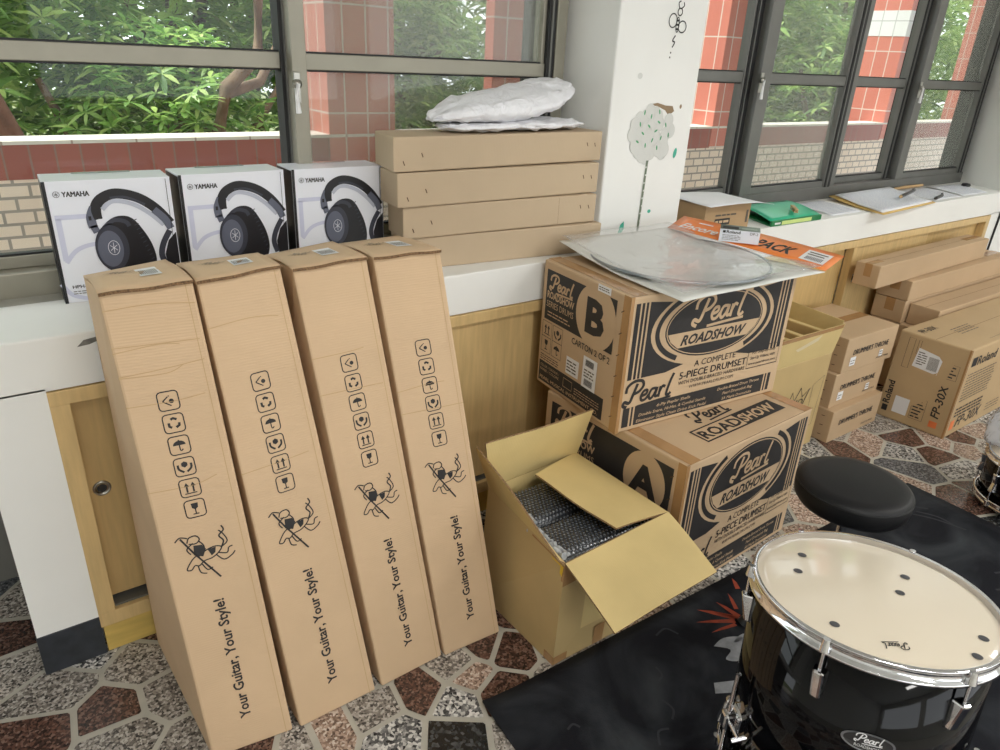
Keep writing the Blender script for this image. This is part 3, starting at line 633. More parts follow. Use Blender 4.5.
TREES = [(-.3, 5.6, 1.5, 0, 1.0, 'leafy tree outside the left window at the picture edge'), (1.15, 5.2, 0.55, 0, .8, 'low leafy tree just beyond the parapet behind the headphone boxes'), (1.6, 6.6, 2.3, 1, 1.1, 'tall pale leafy tree outside beside the curved trunk'), (3.1, 6.0, 1.1, 0, 1.0, 'leafy tree outside behind the white wrapped bundle'),
         (4.4, 7.6, 2.4, 1, 1.2, 'tall pale leafy tree outside between the red pillars'), (6.2, 6.2, 1.3, 0, 1.15, 'dense leafy tree outside behind the right window'), (8.6, 7.0, 1.6, 0, 1.3, 'leafy tree outside left of the pillar with a white tile band'), (0.4, 8.4, 2.6, 1, 1.4, 'distant pale leafy tree outside the left window'), (10.8, 9.5, 2.3, 1, 1.5, 'far pale leafy tree outside behind the right window'), (10.6, 6.4, 1.5, 0, 1.3, 'leafy tree outside far right behind the white banded pillar'), (9.0, 5.5, .8, 0, 1.0, 'low leafy tree outside just beyond the parapet on the right'), (12.8, 7.6, 1.9, 1, 1.6, 'farthest right pale leafy tree outside the right window'), (3.2, 9.4, 3.2, 1, 1.5, 'distant tall pale tree outside the middle of the left window')]
for i, (x, y, z, k, s, lb) in enumerate(TREES):
    t = root('tree', (x, y, -.9), lb, 'tree', 'trees beyond the parapet')
    o = bpy.data.objects.new('foliage', FM[k]); COL.objects.link(o); o.parent = t; o.location = (0, 0, z + .9); o.scale = (s, s, s); o.rotation_euler = (0, 0, i * 1.3)
    mb = MB(); q = random.Random(i)
    sx = q.uniform(-.25, .25)
    mb.tube([(x + sx, y, -.9), (x + sx * .2, y, 0), (x - .15, y - .1, .8), (x + .1, y, z + .2), (x + .15, y + .1, z + s)], [.10, .09, .075, .05, .02], BARK, 8)
    mb.tube([(x - .15, y - .1, .8), (x - .5, y - .2, z + .1), (x - .7, y - .1, z + .7)], [.06, .045, .02], BARK, 7)
    mb.tube([(x, y, 1.0), (x + .4, y - .2, z + .3), (x + .75, y, z + .7)], [.055, .04, .02], BARK, 7)
    mb.build('trunk', t)
t = root('bent_tree', (1.45, 4.5, -.9), 'curved brown tree trunk leaning behind the parapet left of the window stile', 'tree')
mb = MB(); mb.tube([(1.35, 4.5, -.9), (1.28, 4.5, .6), (1.25, 4.5, 1.0), (1.32, 4.5, 1.25), (1.52, 4.5, 1.42), (1.55, 4.5, 1.75), (1.45, 4.5, 2.3), (1.6, 4.5, 3)], [.05, .045, .042, .04, .036, .032, .028, .02], BARK, 10)
mb.tube([(1.32, 4.5, 1.22), (1.55, 4.6, 1.28), (1.72, 4.7, 1.5), (1.85, 4.8, 2.0)], [.034, .03, .025, .015], BARK, 8)
mb.build('trunk', t)
t = root('leaning_tree', (0, 4.3, -.9), 'reddish brown leaning trunk outside at the left picture edge', 'tree')
mb = MB(); mb.tube([(.35, 4.35, -.9), (.24, 4.35, .9), (.12, 4.35, 1.3), (-.05, 4.35, 1.6), (-.3, 4.4, 2.1)], [.09, .08, .07, .06, .05], mat('bark_red', (104, 72, 58), .9, var=.3, vscale=20, bump=.5, bscale=30), 10)
mb.tube([(.05, 4.4, 1.2), (.10, 4.4, 1.7), (.08, 4.4, 2.3)], [.02, .016, .01], BARK, 6); mb.build('trunk', t)

# ============================================================ ITEMS ON THE SILL
def headphone_box(loc, rz):
    w, d, h = .274, .118, .292; x, y, z = 0, 0, 0
    t = root('headphones_box', (0, 0, 0), 'x', 'box', 'white headphone boxes on the sill')
    C = carton_corners(0, 0, 0, w, d, h); mb = MB(); mb.hexa(C, BOXW, .0015)
    fl = face_of(mb, C, 'left'); fl.rect(.001, .001, fl.W - .001, fl.H - .004, BOXK)
    fr = face_of(mb, C, 'right'); fr.rect(.001, .001, fr.W - .002, fr.H - .004, BOXK); fr.rect(.004, .0, .012, fr.H, BOXW, 1)
    ft = face_of(mb, C, 'top'); ft.rect(.07, .095, .2, .117, mat('clear_seal', (222, 228, 236), .1, coat=1), 1)
    f = face_of(mb, C, 'front')
    # big pale numeral behind the picture
    f.rect(.0, .0, .0075, f.H, BOXK, 1); f.rect(f.W - .011, .0, f.W - .0098, f.H - .004, BOXK, 4)
    f.rect(.014, .105, .026, .205, BOXL); f.rect(.014, .203, .10, .214, BOXL)
    f.stroke([(.020, .100), (.045, .128), (.080, .140), (.12, .138)], .010, BOXL, .5); f.stroke([(.0, .05), (.02, .02), (.06, .006), (.10, .004)], .010, BOXL)
    # headphones picture
    f.stroke([(.100, .200), (.102, .228), (.118, .248), (.150, .258), (.195, .246), (.232, .218), (.262, .178)], .024, HP1, 1)
    f.stroke([(.115, .222), (.140, .240), (.180, .232), (.215, .208), (.246, .175)], .010, HP4, 2)
    f.stroke([(.135, .248), (.17, .248), (.21, .228)], .006, HP3, 3)
    f.stroke([(.228, .214), (.250, .190), (.262, .165)], .018, HP2, 2)
    f.stroke([(.258, .160), (.240, .130), (.232, .10), (.240, .07)], .014, HP3, 2); f.poly([(.272, .155), (.252, .135), (.240, .10), (.245, .06), (.272, .055)], HP1, 2)
    f.stroke([(.098, .228), (.088, .205), (.090, .180)], .020, HP2, 2); f.stroke([(.090, .185), (.096, .168)], .016, HP2, 2); f.rect(.083, .198, .089, .208, HP1, 3)
    f.stroke([(.104, .200), (.100, .222), (.108, .240)], .018, HP1, 3)
    f.poly(catmull([(.105, .165), (.118, .190), (.145, .204), (.175, .198), (.198, .165), (.214, .125), (.218, .085), (.205, .055), (.17, .045), (.13, .055), (.108, .10)]), HP1, 2)
    for k in range(11):
        a = k / 10; f.stroke([(.176 + .034 * a, .190 - .11 * a), (.186 + .030 * a, .194 - .11 * a)], .002, HP3, 4, smooth=False)
    f.stroke([(.112, .178), (.135, .195), (.160, .190), (.168, .178)], .010, HP3, 3)
    f.ell(.128, .128, .041, .060, HP1, 3); f.ell(.123, .128, .037, .056, HP3, 4); f.ell(.119, .126, .028, .045, HP2, 5)
    f.ring(.126, .128, .013, .018, .0012, BOXW, 6)
    for k in range(3): a = PI / 2 + k * PI / 3; f.stroke([(.126 - .009 * math.cos(a), .128 - .013 * math.sin(a)), (.126 + .009 * math.cos(a), .128 + .013 * math.sin(a))], .0012, BOXW, 6, smooth=False)
    # brand line
    f.ring(.026, .262, .0072, .0072, .001, INK, 1)
    for k in range(3): a = PI / 2 + k * PI / 3; f.stroke([(.026 - .005 * math.cos(a), .262 - .005 * math.sin(a)), (.026 + .005 * math.cos(a), .262 + .005 * math.sin(a))], .001, INK, 1, smooth=False)
    f.text('YAMAHA', .037, .2555, .0125, INK, 1, bold=.03, width=.056)
    f.text('HPH-150', .022, .036, .008, INK, 1, bold=.02, width=.05); f.lines(.022, .02, .09, .031, 2, INKG, .35)
    mb.build('carton_body', t)
    return t
hp = headphone_box(None, 0)
for i, (x, y, rz, lb) in enumerate([(.276, 2.012, -.047, 'leftmost white headphone box beside the open brick view, on the sill'), (.569, 2.022, .02, 'middle white headphone box between two others on the sill'), (.866, 2.018, -.02, 'rightmost white headphone box next to the stacked brown cartons')]):
    o = hp if i == 0 else copy_tree(hp); o.location = (x, y, SZ); o.rotation_euler.z = rz; o['label'] = lb

STK = [((1.01, 1.845), (1.735, 1.768), .13, SZ, .99, 'brown carton at the bottom of the sill stack'), ((1.0, 1.83), (1.72, 1.79), .13, .992, 1.085, 'third brown carton from the top of the sill stack'),
       ((.975, 1.815), (1.735, 1.808), .13, 1.087, 1.184, 'second brown carton from the top of the sill stack'), ((.962, 1.812), (1.762, 1.835), .17, 1.187, 1.281, 'topmost brown carton of the sill stack, under the white bundle')]
for i, (a, b, d, z0, z1, lb) in enumerate(STK):
    a, b = Vector((*a, z0)), Vector((*b, z0)); n = Vector((-(b - a).y, (b - a).x, 0)).normalized() * d; up = Vector((0, 0, z1 - z0))
    sk = Vector((.035 if i == 3 else .012, 0, 0)); C = [a, b, b + n, a + n + sk, a + up, b + up, b + n + up, a + n + up + sk]
    mb = MB(); mb.hexa(C, KRAFT2, .004)
    f = face_of(mb, C, 'front')
    for sx, q in ((.03, 0), (.09, .02), (f.W - .07, .03), (f.W - .035, .028)):
        if i > 0: f.stroke([(sx, .03 + q), (sx + .005, .018 + q)], .003, mat('staple', (90, 70, 52), .4, metal=.5), 1, smooth=False)
    if i == 1: f.rect(f.W * .78, .004, f.W * .781, f.H - .004, SEAM, 0)
    if i in (0, 1): f.poly([(f.W * .86, f.H - .004), (f.W * .93, f.H + .004), (f.W * .94, f.H + .001), (f.W * .9, f.H - .008)], KRAFT2, 4)
    mb.build('cardboard_carton', loc=tuple((a + b + n * 2) / 2 - n * .5), label=lb, cat='carton', group='brown cartons stacked on the sill')

# white wrapped bundle
def bundle():
    t = root('wrapped_bundle', (1.42, 1.92, 1.284), 'white plastic wrapped bundle lying on the top brown carton', 'bundle')
    def loft(sec, m, name, seed):
        r = random.Random(seed); mb = MB(); n = 28; vs = []
        for (x, yc, zc, ry, rz, rot) in sec:
            for k in range(n):
                a = 2 * PI * k / n; c, q = math.cos(a), math.sin(a)
                px = math.copysign(abs(c) ** .75, c) * ry; pz = math.copysign(abs(q) ** .9, q) * rz
                wob = 1 + .05 * math.sin(3 * a + 17 * x + seed) + .03 * math.sin(7 * a + 41 * x)
                yy = px * wob; zz = pz * wob
                vs.append(Vector((x + .01 * math.sin(5 * a), yc + yy * math.cos(rot) - zz * math.sin(rot), max(1.2845, zc + yy * math.sin(rot) + zz * math.cos(rot)))))
        fs = [[i * n + k, i * n + (k + 1) % n, (i + 1) * n + (k + 1) % n, (i + 1) * n + k] for i in range(len(sec) - 1) for k in range(n)] + [list(range(n))[::-1], [(len(sec) - 1) * n + k for k in range(n)]]
        mb.add(vs, fs, m, True); o = mb.build(name, t); s = o.modifiers.new('s', 'SUBSURF'); s.levels = s.render_levels = 2
        d = o.modifiers.new('d', 'DISPLACE'); tx = bpy.data.textures.new('wrinkle', 'CLOUDS'); tx.noise_scale = .035; tx.noise_depth = 3; d.texture = tx; d.strength = .022; d.mid_level = .5
        return o
    low = [(1.155, 1.90, 1.300, .02, .005, 0), (1.20, 1.90, 1.299, .06, .012, 0), (1.30, 1.90, 1.299, .075, .013, 0), (1.42, 1.905, 1.300, .075, .014, 0), (1.55, 1.91, 1.301, .07, .014, 0), (1.63, 1.915, 1.303, .06, .016, 0), (1.69, 1.92, 1.300, .05, .012, 0), (1.72, 1.925, 1.297, .03, .006, 0)]
    loft(low, BAGM, 'lower_fold', 1)
    up = [(1.13, 1.90, 1.315, .02, .006, 0), (1.17, 1.90, 1.330, .055, .018, .1), (1.24, 1.905, 1.345, .08, .030, .15), (1.34, 1.91, 1.352, .088, .036, .2), (1.45, 1.92, 1.365, .088, .036, .3), (1.55, 1.935, 1.38, .085, .034, .35), (1.63, 1.95, 1.395, .075, .028, .4), (1.68, 1.96, 1.41, .055, .018, .4), (1.71, 1.965, 1.415, .03, .007, .4)]
    loft(up, BAGM, 'upper_fold', 4)
bundle()

# small brown box with paper on top, green folder, papers, clipboard, pens
mb = MB(); C = carton_corners(2.43, 1.855, SZ, .27, .17, .108, -.04); mb.hexa(C, mat('kraft_small', (176, 146, 108), .7, var=.05), .002)
f = face_of(mb, C, 'front'); f.rect(.06, .03, .15, .055, INK); f.rect(.075, .012, .14, .026, INK); f.lines(.065, .034, .145, .05, 1, KINK, .6); f.lines(.06, .062, .2, .075, 1, INKG, .5); f.rect(.245, .03, .258, .08, INKG)
mb.build('printed_carton', loc=(2.43, 1.855, SZ), label='small printed brown box on the sill under a sheet of white paper', cat='box')
mb = MB()
def P_(u, v):
    a, b, c, d = Vector((2.27, 1.735, 0)), Vector((2.62, 1.70, 0)), Vector((2.68, 2.02, 0)), Vector((2.29, 2.03, 0)); p = a * (1 - u) * (1 - v) + b * u * (1 - v) + c * u * v + d * (1 - u) * v
    return (p.x, p.y, SZ + .112 + .006 * math.sin(3 * u + 2 * v) + .012 * max(0, .25 - v) - .03 * max(0, u - .75))
mb.sheet(P_, 10, 8, PAPER, .001); mb.build('paper_sheet', loc=(2.45, 1.87, SZ + .11), label='plain white sheet of paper lying over the small printed box', cat='paper')
# green folder
t = root('ring_folder', (2.85, 1.83, SZ), 'green plastic folder with a pale green spine label on the sill', 'folder')
q = [Vector((2.69, 1.745, 0)), Vector((3.06, 1.745, 0)), Vector((3.20, 2.01, 0)), Vector((2.80, 2.02, 0))]
def quadp(q, z0, amp=0.0):
    def f(u, v):
        p = q[0] * (1 - u) * (1 - v) + q[1] * u * (1 - v) + q[2] * u * v + q[3] * (1 - u) * v; return (p.x, p.y, z0 + amp * math.sin(2.6 * v) * (1 - .4 * u))
    return f
mb = MB(); mb.sheet(quadp(q, SZ + .004, 0), 4, 4, GREEND, .003); mb.build('back_cover', t)
mb = MB(); mb.sheet(quadp(q, SZ + .022, .018), 8, 8, GREEN, .002); mb.build('front_cover', t)
mb = MB(); a, b = q[0], q[1]; mb.hexa([Vector((a.x, a.y - .006, SZ)), Vector((b.x, b.y - .006, SZ)), Vector((b.x, b.y + .004, SZ)), Vector((a.x, a.y + .004, SZ)), Vector((a.x, a.y - .006, SZ + .024)), Vector((b.x, b.y - .006, SZ + .024)), Vector((b.x, b.y + .004, SZ + .024)), Vector((a.x, a.y + .004, SZ + .024))], GREEND, .003)
f = Face(mb, (a.x, a.y - .006, SZ), (b.x, b.y - .006, SZ), (b.x, b.y - .006, SZ + .024), (a.x, a.y - .006, SZ + .024)); f.rect(.07, .004, .29, .020, LIME, 1); f.rect(.02, .008, .06, .016, WHITE, 1); mb.build('spine', t)
mb = MB(); T = Matrix.Translation((2.93, 1.80, SZ + .045)) @ Matrix.Rotation(.75, 4, 'Z')
WOODPEG = mat('peg_wood', (196, 162, 116), .6, var=.1)
mb.box(-.055, .055, -.008, .008, -.006, 0, WOODPEG, .001, T); mb.box(-.055, .055, -.008, .008, .003, .010, WOODPEG, .001, T); mb.tube([T @ Vector((0, -.011, .002)), T @ Vector((0, .011, .002))], .006, CHROMER, 8)
mb.build('wooden_peg', loc=(2.93, 1.80, SZ + .04), label='wooden clothes peg lying on the green folder', cat='peg')
def paper(name, q, z, lb, n=12, m=PAPER, amp=.004, cat='paper', lift=None, group=None):
    q = [Vector((*p, 0)) for p in q]; mb = MB(); F = quadp(q, z, amp)
    G2 = (lambda u, v: (F(u, v)[0], F(u, v)[1], F(u, v)[2] + lift(u, v))) if lift else F
    mb.sheet(G2, 10, 8, m, .0008)
    r = random.Random(len(lb)); 
    for i in range(n):
        v = .08 + .84 * i / n; u = .07
        while u < .92:
            e = min(u + r.uniform(.03, .12), .94); ps = [G2(u, v), G2(e, v), G2(e, v + .25 / n), G2(u, v + .25 / n)]; mb.add([(x, y, w + .0012) for x, y, w in ps], [[0, 1, 2, 3]], PAPERL); u = e + .012
    c = sum(q, Vector()) / 4; return mb.build(name, loc=(c.x, c.y, z), label=lb, cat=cat, group=group)
paper('printed_sheet', [(3.19, 1.76), (3.45, 1.765), (3.52, 2.04), (3.26, 2.03)], SZ + .002, 'printed sheet on the sill between the green folder and the clipboard')
paper('printed_sheet', [(4.19, 1.765), (4.50, 1.765), (4.62, 2.03), (4.17, 2.03)], SZ + .002, 'printed sheet on the sill under the black pens')
paper('printed_sheet', [(4.52, 1.765), (4.83, 1.765), (5.0, 2.0), (4.64, 2.035)], SZ + .004, 'printed sheet at the far right end of the sill')
t = root('clipboard', (3.85, 1.87, SZ), 'clipboard with yellow edges and printed sheets overhanging the sill edge', 'clipboard')
q = [Vector((3.45, 1.66, 0)), Vector((4.09, 1.72, 0)), Vector((4.22, 2.05, 0)), Vector((3.58, 2.02, 0))]
YB = mat('clipboard_yellow', (222, 186, 110), .5)
mb = MB(); mb.sheet(lambda u, v: (lambda p: (p[0], p[1], p[2] + .03 * max(0, v - .5)))(quadp(q, SZ + .008, 0)(u, v)), 6, 6, YB, .004); mb.build('board', t)
q2 = [Vector((3.47, 1.675, 0)), Vector((4.07, 1.73, 0)), Vector((4.20, 2.03, 0)), Vector((3.60, 2.0, 0))]
mb = MB(); G3 = lambda u, v: (lambda p: (p[0], p[1], p[2] + .03 * max(0, v - .5)))(quadp(q2, SZ + .014, .004)(u, v)); mb.sheet(G3, 8, 8, PAPER, .004)
r = random.Random(5)
for i in range(20):
    v = .06 + .88 * i / 20; u = .05
    while u < .93:
        e = min(u + r.uniform(.02, .08), .95); ps = [G3(u, v), G3(e, v), G3(e, v + .011), G3(u, v + .011)]; mb.add([(x, y, w + .0012) for x, y, w in ps], [[0, 1, 2, 3]], PAPERL); u = e + .01
mb.build('sheets', t)
def pen(a, b, r_, m, lb, tip):
    a, b = Vector(a), Vector(b); t = root('pen', tuple(a), lb, 'pen'); d = (b - a).normalized(); L = (b - a).length
    mb = MB(); mb.tube([a + d * .02, a + d * L * .9, b], [r_, r_, r_ * .6], m, 10); mb.build('barrel', t)
    mb = MB(); mb.tube([a - d * .0, a + d * .02], [r_ * .25, r_], tip, 10); mb.build('tip', t)
    mb = MB(); s = d.cross(Vector((0, 0, 1))).normalized(); mb.tube([b - d * .05 + Vector((0, 0, r_ * 1.2)), b - d * .005 + Vector((0, 0, r_ * 1.2))], r_ * .3, m, 6); mb.build('clip', t)
pen((3.86, 1.80, SZ + .035), (4.16, 1.872, SZ + .040), .009, mat('marker_black', (52, 52, 54), .3), 'thick dark marker pen lying on the clipboard', WOODPEG)
pen((4.11, 1.735, SZ + .022), (4.34, 1.80, SZ + .014), .009, BLACKP, 'thin black pen lying right of the clipboard on the paper', BLACKP)
mb = MB(); mb.lathe([(0, 0), (.022, 0), (.026, .008), (.022, .018), (0, .021)], BLACKP, (4.93, 1.93, SZ + .005), 18); mb.build('black_cap', loc=(4.93, 1.93, SZ + .005), label='small round black cap on the paper at the sill end', cat='cap')
mb = MB(); mb.tube([(4.27, 2.035, SZ + .013), (4.42, 2.045, SZ + .012), (4.62, 2.043, SZ + .013)], [.007, .009, .007], WOODPEG, 8); mb.build('wooden_stick', loc=(4.4, 2.04, SZ), label='thin wooden stick lying along the right window frame', cat='stick')

# ============================================================ GUITAR CARTONS
GB = [((.188, 1.262), (.367, 1.236), (.152, 1.42, 1.067), (.313, 1.42, 1.076), (.163, 1.022), (.331, 1.038), (.166, .345)),
      ((.384, 1.232), (.584, 1.234), (.321, 1.42, 1.069), (.489, 1.42, 1.081), (.352, 1.026), (.541, 1.030), (.37, .555)),
      ((.602, 1.234), (.786, 1.239), (.513, 1.42, 1.070), (.685, 1.42, 1.076), (.556, 1.022), (.735, 1.038), (.58, .762)),
      ((.792, 1.233), (.969, 1.224), (.701, 1.42, 1.072), (.872, 1.42, 1.073), (.752, 1.030), (.925, 1.034), (.785, .955))]
GL = ['leftmost tall brown guitar carton leaning by the cupboard handle', 'second tall brown guitar carton from the left', 'third tall brown guitar carton from the left', 'rightmost tall brown guitar carton next to the open carton']
for i, (a, b, fl, fr, bl, br, bb) in enumerate(GB):
    C = [Vector((*a, 0)), Vector((*b, 0)), Vector((bb[1], 1.70, 0)), Vector((bb[0], 1.70, 0)), Vector(fl), Vector(fr), Vector((br[0], 1.722, br[1])), Vector((bl[0], 1.722, bl[1]))]
    n0 = (C[1] - C[0]).cross((C[4] + C[5]) / 2 - C[0])
    for k in (4, 5): C[k].y = C[0].y - (n0.x * (C[k].x - C[0].x) + n0.z * (C[k].z - C[0].z)) / n0.y
    base = base_of(C); t = root('guitar_carton', tuple(base), GL[i], 'carton', 'tall guitar cartons'); mb = MB(); mb.hexa(C, KRAFT, .005)
    f = face_of(mb, C, 'front'); W_, H_ = f.W, f.H; r = random.Random(i + 5)
    X = lambda s: s * W_; Z = lambda v: v * H_
    u0 = [.45, .46, .48, .50][i]
    for k, kd in enumerate(['nohook', 'recycle', 'umbrella', 'hands', 'arrows', 'glass']):
        f.icon(X(u0 + .003 * k), Z(.793 - .0438 * k), .0195, kd, INK)
    f.knight(X(u0 + .01), Z(.468), .118, INK)
    f.text('Your Guitar, Your Style!', X(u0 + .09), Z(.075), .022, INK, 1, bold=.022, rot=90, width=Z(.295))
    for k in range(7 if i == 0 else 2):     # creases across the corrugation
        v = Z(r.uniform(.62, .99)); f.stroke([(.0, v), (W_ * .5, v + r.uniform(-.006, .006)), (W_ * r.uniform(.7, 1), v + r.uniform(-.01, .01))], .0016, mat('crease', (192, 160, 118), .8), 0)
    f.rect(W_ - .016, .0, W_ - .0145, H_, mat('crease', (192, 160, 118), .8), 0)
    fs = face_of(mb, C, 'left'); cx = fs.W * .55
    fs.ring(cx, fs.H * .50, .055, .09, .006, INK, a0=100, a1=330); fs.text('GUITAR', cx + .01, fs.H * .28, .06, INK, 1, bold=.01, rot=90, width=.2); fs.ell(cx, fs.H * .17, .03, .05, INK, n=20)
    mb.build('carton_body', t)
    # top flap, slightly proud with open corrugated edge
    tp = [C[4], C[5], C[6], C[7]]; n = (tp[1] - tp[0]).cross(tp[3] - tp[0]).normalized(); fw = (tp[0] - tp[3]).normalized()
    q = [tp[0] + fw * .008, tp[1] + fw * .008, tp[2], tp[3]]
    m2 = MB(); bulge = [.012, .008, .006, .006][i]
    def FP(u, v, q=q, n=n, bulge=bulge, i=i):
        p = q[0] * (1 - u) * (1 - v) + q[1] * u * (1 - v) + q[2] * u * v + q[3] * (1 - u) * v; return tuple(p + n * (.002 + bulge * math.sin(PI * min(1, v * 1.15)) * (1 - .5 * u) + .0012 * math.sin(9 * u + i) * (1 - v)))
    m2.sheet(FP, 8, 8, KRAFT, .006)
    vs = [Vector(FP(k / 12, 0)) + fw * .0006 for k in range(13)]; vs = [v + Vector((0, 0, .0002)) for v in vs] + [v - Vector((0, 0, .0064)) for v in vs]
    m2.add(vs, [[k, k + 13, k + 14, k + 1] for k in range(12)], mat('flap_edge', (120, 92, 64), .9, var=.6, vscale=300))
    fl_ = m2.build('top_flap', t)
    m3 = MB(); g = Face(m3, q[0], q[1], q[2], q[3], 0); g.pt = lambda x, y, L=0, g=g, FP=FP, n=n: Vector(FP(x / g.W, y / g.H)) + n * (.0012 + L * .0005)
    g.rect(g.W * .52, g.H * .28, g.W * .76, g.H * .62, WHITE, 0)
    for k in range(9): g.rect(g.W * (.54 + .022 * k), g.H * .32, g.W * (.549 + .022 * k), g.H * .5, INKG, 1)
    g.text('Model:', g.W * .16, g.H * .55, .05, INKG, 0, rot=-35, width=g.W * .26)
    m3.build('top_label', fl_, label='white barcode label with model lettering')

# ============================================================ DRUM SET CARTONS
def big_front(f, full=True):
    W_, H_ = f.W, f.H; K = INK
    X = lambda u: u * W_; Y = lambda v: H_ * (1 - v)
    cx, cy = X(.5), Y(.285); rx, ry = X(.295), H_ * .245
    for s in (0, 1):
        x = (lambda u: X(u)) if s == 0 else (lambda u: X(1 - u)); sg = -1 if s == 0 else 1
        def rr(u0, v0, u1, v1, m, L=0): a, b = sorted((x(u0), x(u1))); f.rect(a, Y(v1), b, Y(v0), m, L)
        rr(.03, .05, .095, .60, K); rr(.052, .05, .060, .60, KINK, 1); rr(.074, .05, .082, .60, KINK, 1)
        EL = lambda k, a: (cx + sg * rx * k * math.cos(math.radians(a)), cy + ry * k * math.sin(math.radians(a)))
        f.poly([(x(.105), Y(.05))] + [EL(1.26, a) for a in range(70, -66, -9) if cx + 0 * a and .105 < (EL(1.26, a)[0] if s == 0 else f.W - EL(1.26, a)[0]) / f.W and EL(1.26, a)[1] < Y(.05)] + [(x(.24), Y(.60)), (x(.105), Y(.60))], K)
        P = [EL(1.20, a) for a in range(62, -63, -8)]; Q = [EL(1.09 + .0, a) for a in range(-62, 63, 8)]
        f.stroke([EL(1.14, a) for a in range(52, -60, -8)], .016, K, 1)
    f.ell(cx, cy, rx + .010, ry + .010, KINK, 2); f.ell(cx, cy, rx, ry, K, 3); f.ell(cx, cy, rx - .005, ry - .005, KINK, 4); f.ell(cx, cy, rx - .008, ry - .008, K, 5)
    hb = H_ * .055; P = []
    yy0, yy1 = Y(.43), Y(.315); a = lambda y: (rx - .010) * math.sqrt(max(0, 1 - ((y - cy) / (ry - .010)) ** 2))
    f.poly([(cx - a(yy0), yy0), (cx + a(yy0), yy0), (cx + a((yy0 + yy1) / 2), (yy0 + yy1) / 2), (cx + a(yy1), yy1), (cx - a(yy1), yy1), (cx - a((yy0 + yy1) / 2), (yy0 + yy1) / 2)], KINK, 6)
    f.text('ROADSHOW', cx, Y(.412), H_ * .075, K, 7, bold=.035, shear=.35, al='c', width=X(.40))
    f.script_pearl(cx - X(.15), Y(.265), X(.32), KINK, 6, 1.05)
    f.text('A COMPLETE', X(.54), Y(.605), H_ * .05, K, 1, bold=.005, al='c', width=X(.26)); f.text('5-PIECE DRUMSET', X(.54), Y(.685), H_ * .058, K, 1, bold=.018, al='c', width=X(.42))
    f.text('WITH DOUBLE-BRACED HARDWARE', X(.54), Y(.73), H_ * .03, K, 1, bold=.01, al='c', width=X(.42)); f.text('WWW.PEARLDRUM.COM', X(.54), Y(.775), H_ * .026, K, 1, al='c', width=X(.28))
    f.stroke([(X(.76), Y(.56)), (X(.97), Y(.56)), (X(.97), Y(.73)), (X(.76), Y(.73))], .003, K, 1, smooth=False, closed=True)
    f.text('For Step-by-Step', X(.865), Y(.615), H_ * .026, K, 1, bold=.01, al='c', width=X(.16)); f.text('Set-Up Videos, visit:', X(.865), Y(.66), H_ * .026, K, 1, bold=.01, al='c', width=X(.17)); f.text('www.pearldrum.com', X(.865), Y(.705), H_ * .022, K, 1, bold=.01, al='c', width=X(.19))
    f.script_pearl(X(.02), Y(.79), X(.28), K, 1, 1.15)
    f.rect(X(.03), Y(.965), X(.95), Y(.815), K)
    for u in (.065, .085, .90, .92): f.rect(X(u), Y(.965), X(u + .009), Y(.815), KINK, 1)
    for k, s in enumerate(['6-Ply Poplar Shells', 'Double Snare, Hi-Hat, & Cymbal Stands', 'Eliminator Style Chain Drive Kick Pedal']): f.text(s, X(.32), Y(.86 + .045 * k), H_ * .024, KINK, 2, bold=.01, shear=.2, al='c', width=X([.2, .4, .42][k]))
    for k, s in enumerate(['Double-Braced Drum Throne', 'Pearl Drumstick Bag', '5A Maple Drumsticks']): f.text(s, X(.73), Y(.86 + .045 * k), H_ * .024, KINK, 2, bold=.01, shear=.2, al='c', width=X([.28, .2, .2][k]))
def big_side(f, letter, num):
    W_, H_ = f.W, f.H; K = INK; X = lambda u: u * W_; Y = lambda v: H_ * (1 - v)
    big = letter == 'A'; pe, cc, cr = (.93, .76, .165) if big else (.87, .66, .225)
    f.rect(X(.05), Y(.45), X(pe), Y(.06), K)
    f.script_pearl(X(.09), Y(.20), X(.30), KINK, 1, 1.2)
    f.text('ROADSHOW', X(.07), Y(.275), H_ * .055, KINK, 1, bold=.03, width=X(.34)); f.text('SERIES DRUMS', X(.07), Y(.345), H_ * .05, KINK, 1, width=X(.34)); f.lines(X(.09), Y(.42), X(.38), Y(.37), 2, KINK, .35)
    f.ell(X(cc), Y(.25), H_ * cr, H_ * .235 if not big else H_ * .2, KINK, 2); f.text(letter, X(cc), Y(.37 if not big else .35), H_ * (.25 if not big else .21), K, 3, bold=.045, al='c', width=X(.21 if not big else .2))
    
    f.text('CARTON %s OF 2' % num, X(.42), Y(.525), H_ * .05, K, 2, bold=.01, width=X(.44))
    r = .026 * H_ / .42
    for k, kd in enumerate(['arrows', 'hands', 'glass', 'umbrella']):
        cx, cy = X(.10) + (k % 2) * X(.14), Y(.53) - (k // 2) * H_ * .125
        f.stroke([(cx - r, cy - r), (cx + r, cy - r), (cx + r, cy + r), (cx - r, cy + r)], .002, K, 1, smooth=False, closed=True); f.icon(cx, cy, r, kd, K, frame=False)
    f.lines(X(.04), Y(.79), X(.28), Y(.735), 3, K, .4)
    f.rect(X(.03), Y(.97), X(.84), Y(.80), K); f.text('COLOR / COULEUR /', X(.05), Y(.845), H_ * .022, KINK, 1, width=X(.25)); f.text('FARBE / COLORE', X(.05), Y(.88), H_ * .022, KINK, 1, width=X(.25)); f.text('PEARL MUSICAL INSTRUMENT CO.', X(.05), Y(.95), H_ * .028, KINK, 1, bold=.02, width=X(.74))
    f.lines(X(.5), Y(.91), X(.8), Y(.85), 3, KINK, .3); f.stroke([(X(.36), Y(.90)), (X(.47), Y(.90)), (X(.47), Y(.83)), (X(.36), Y(.83))], .002, KINK, 1, smooth=False, closed=True)
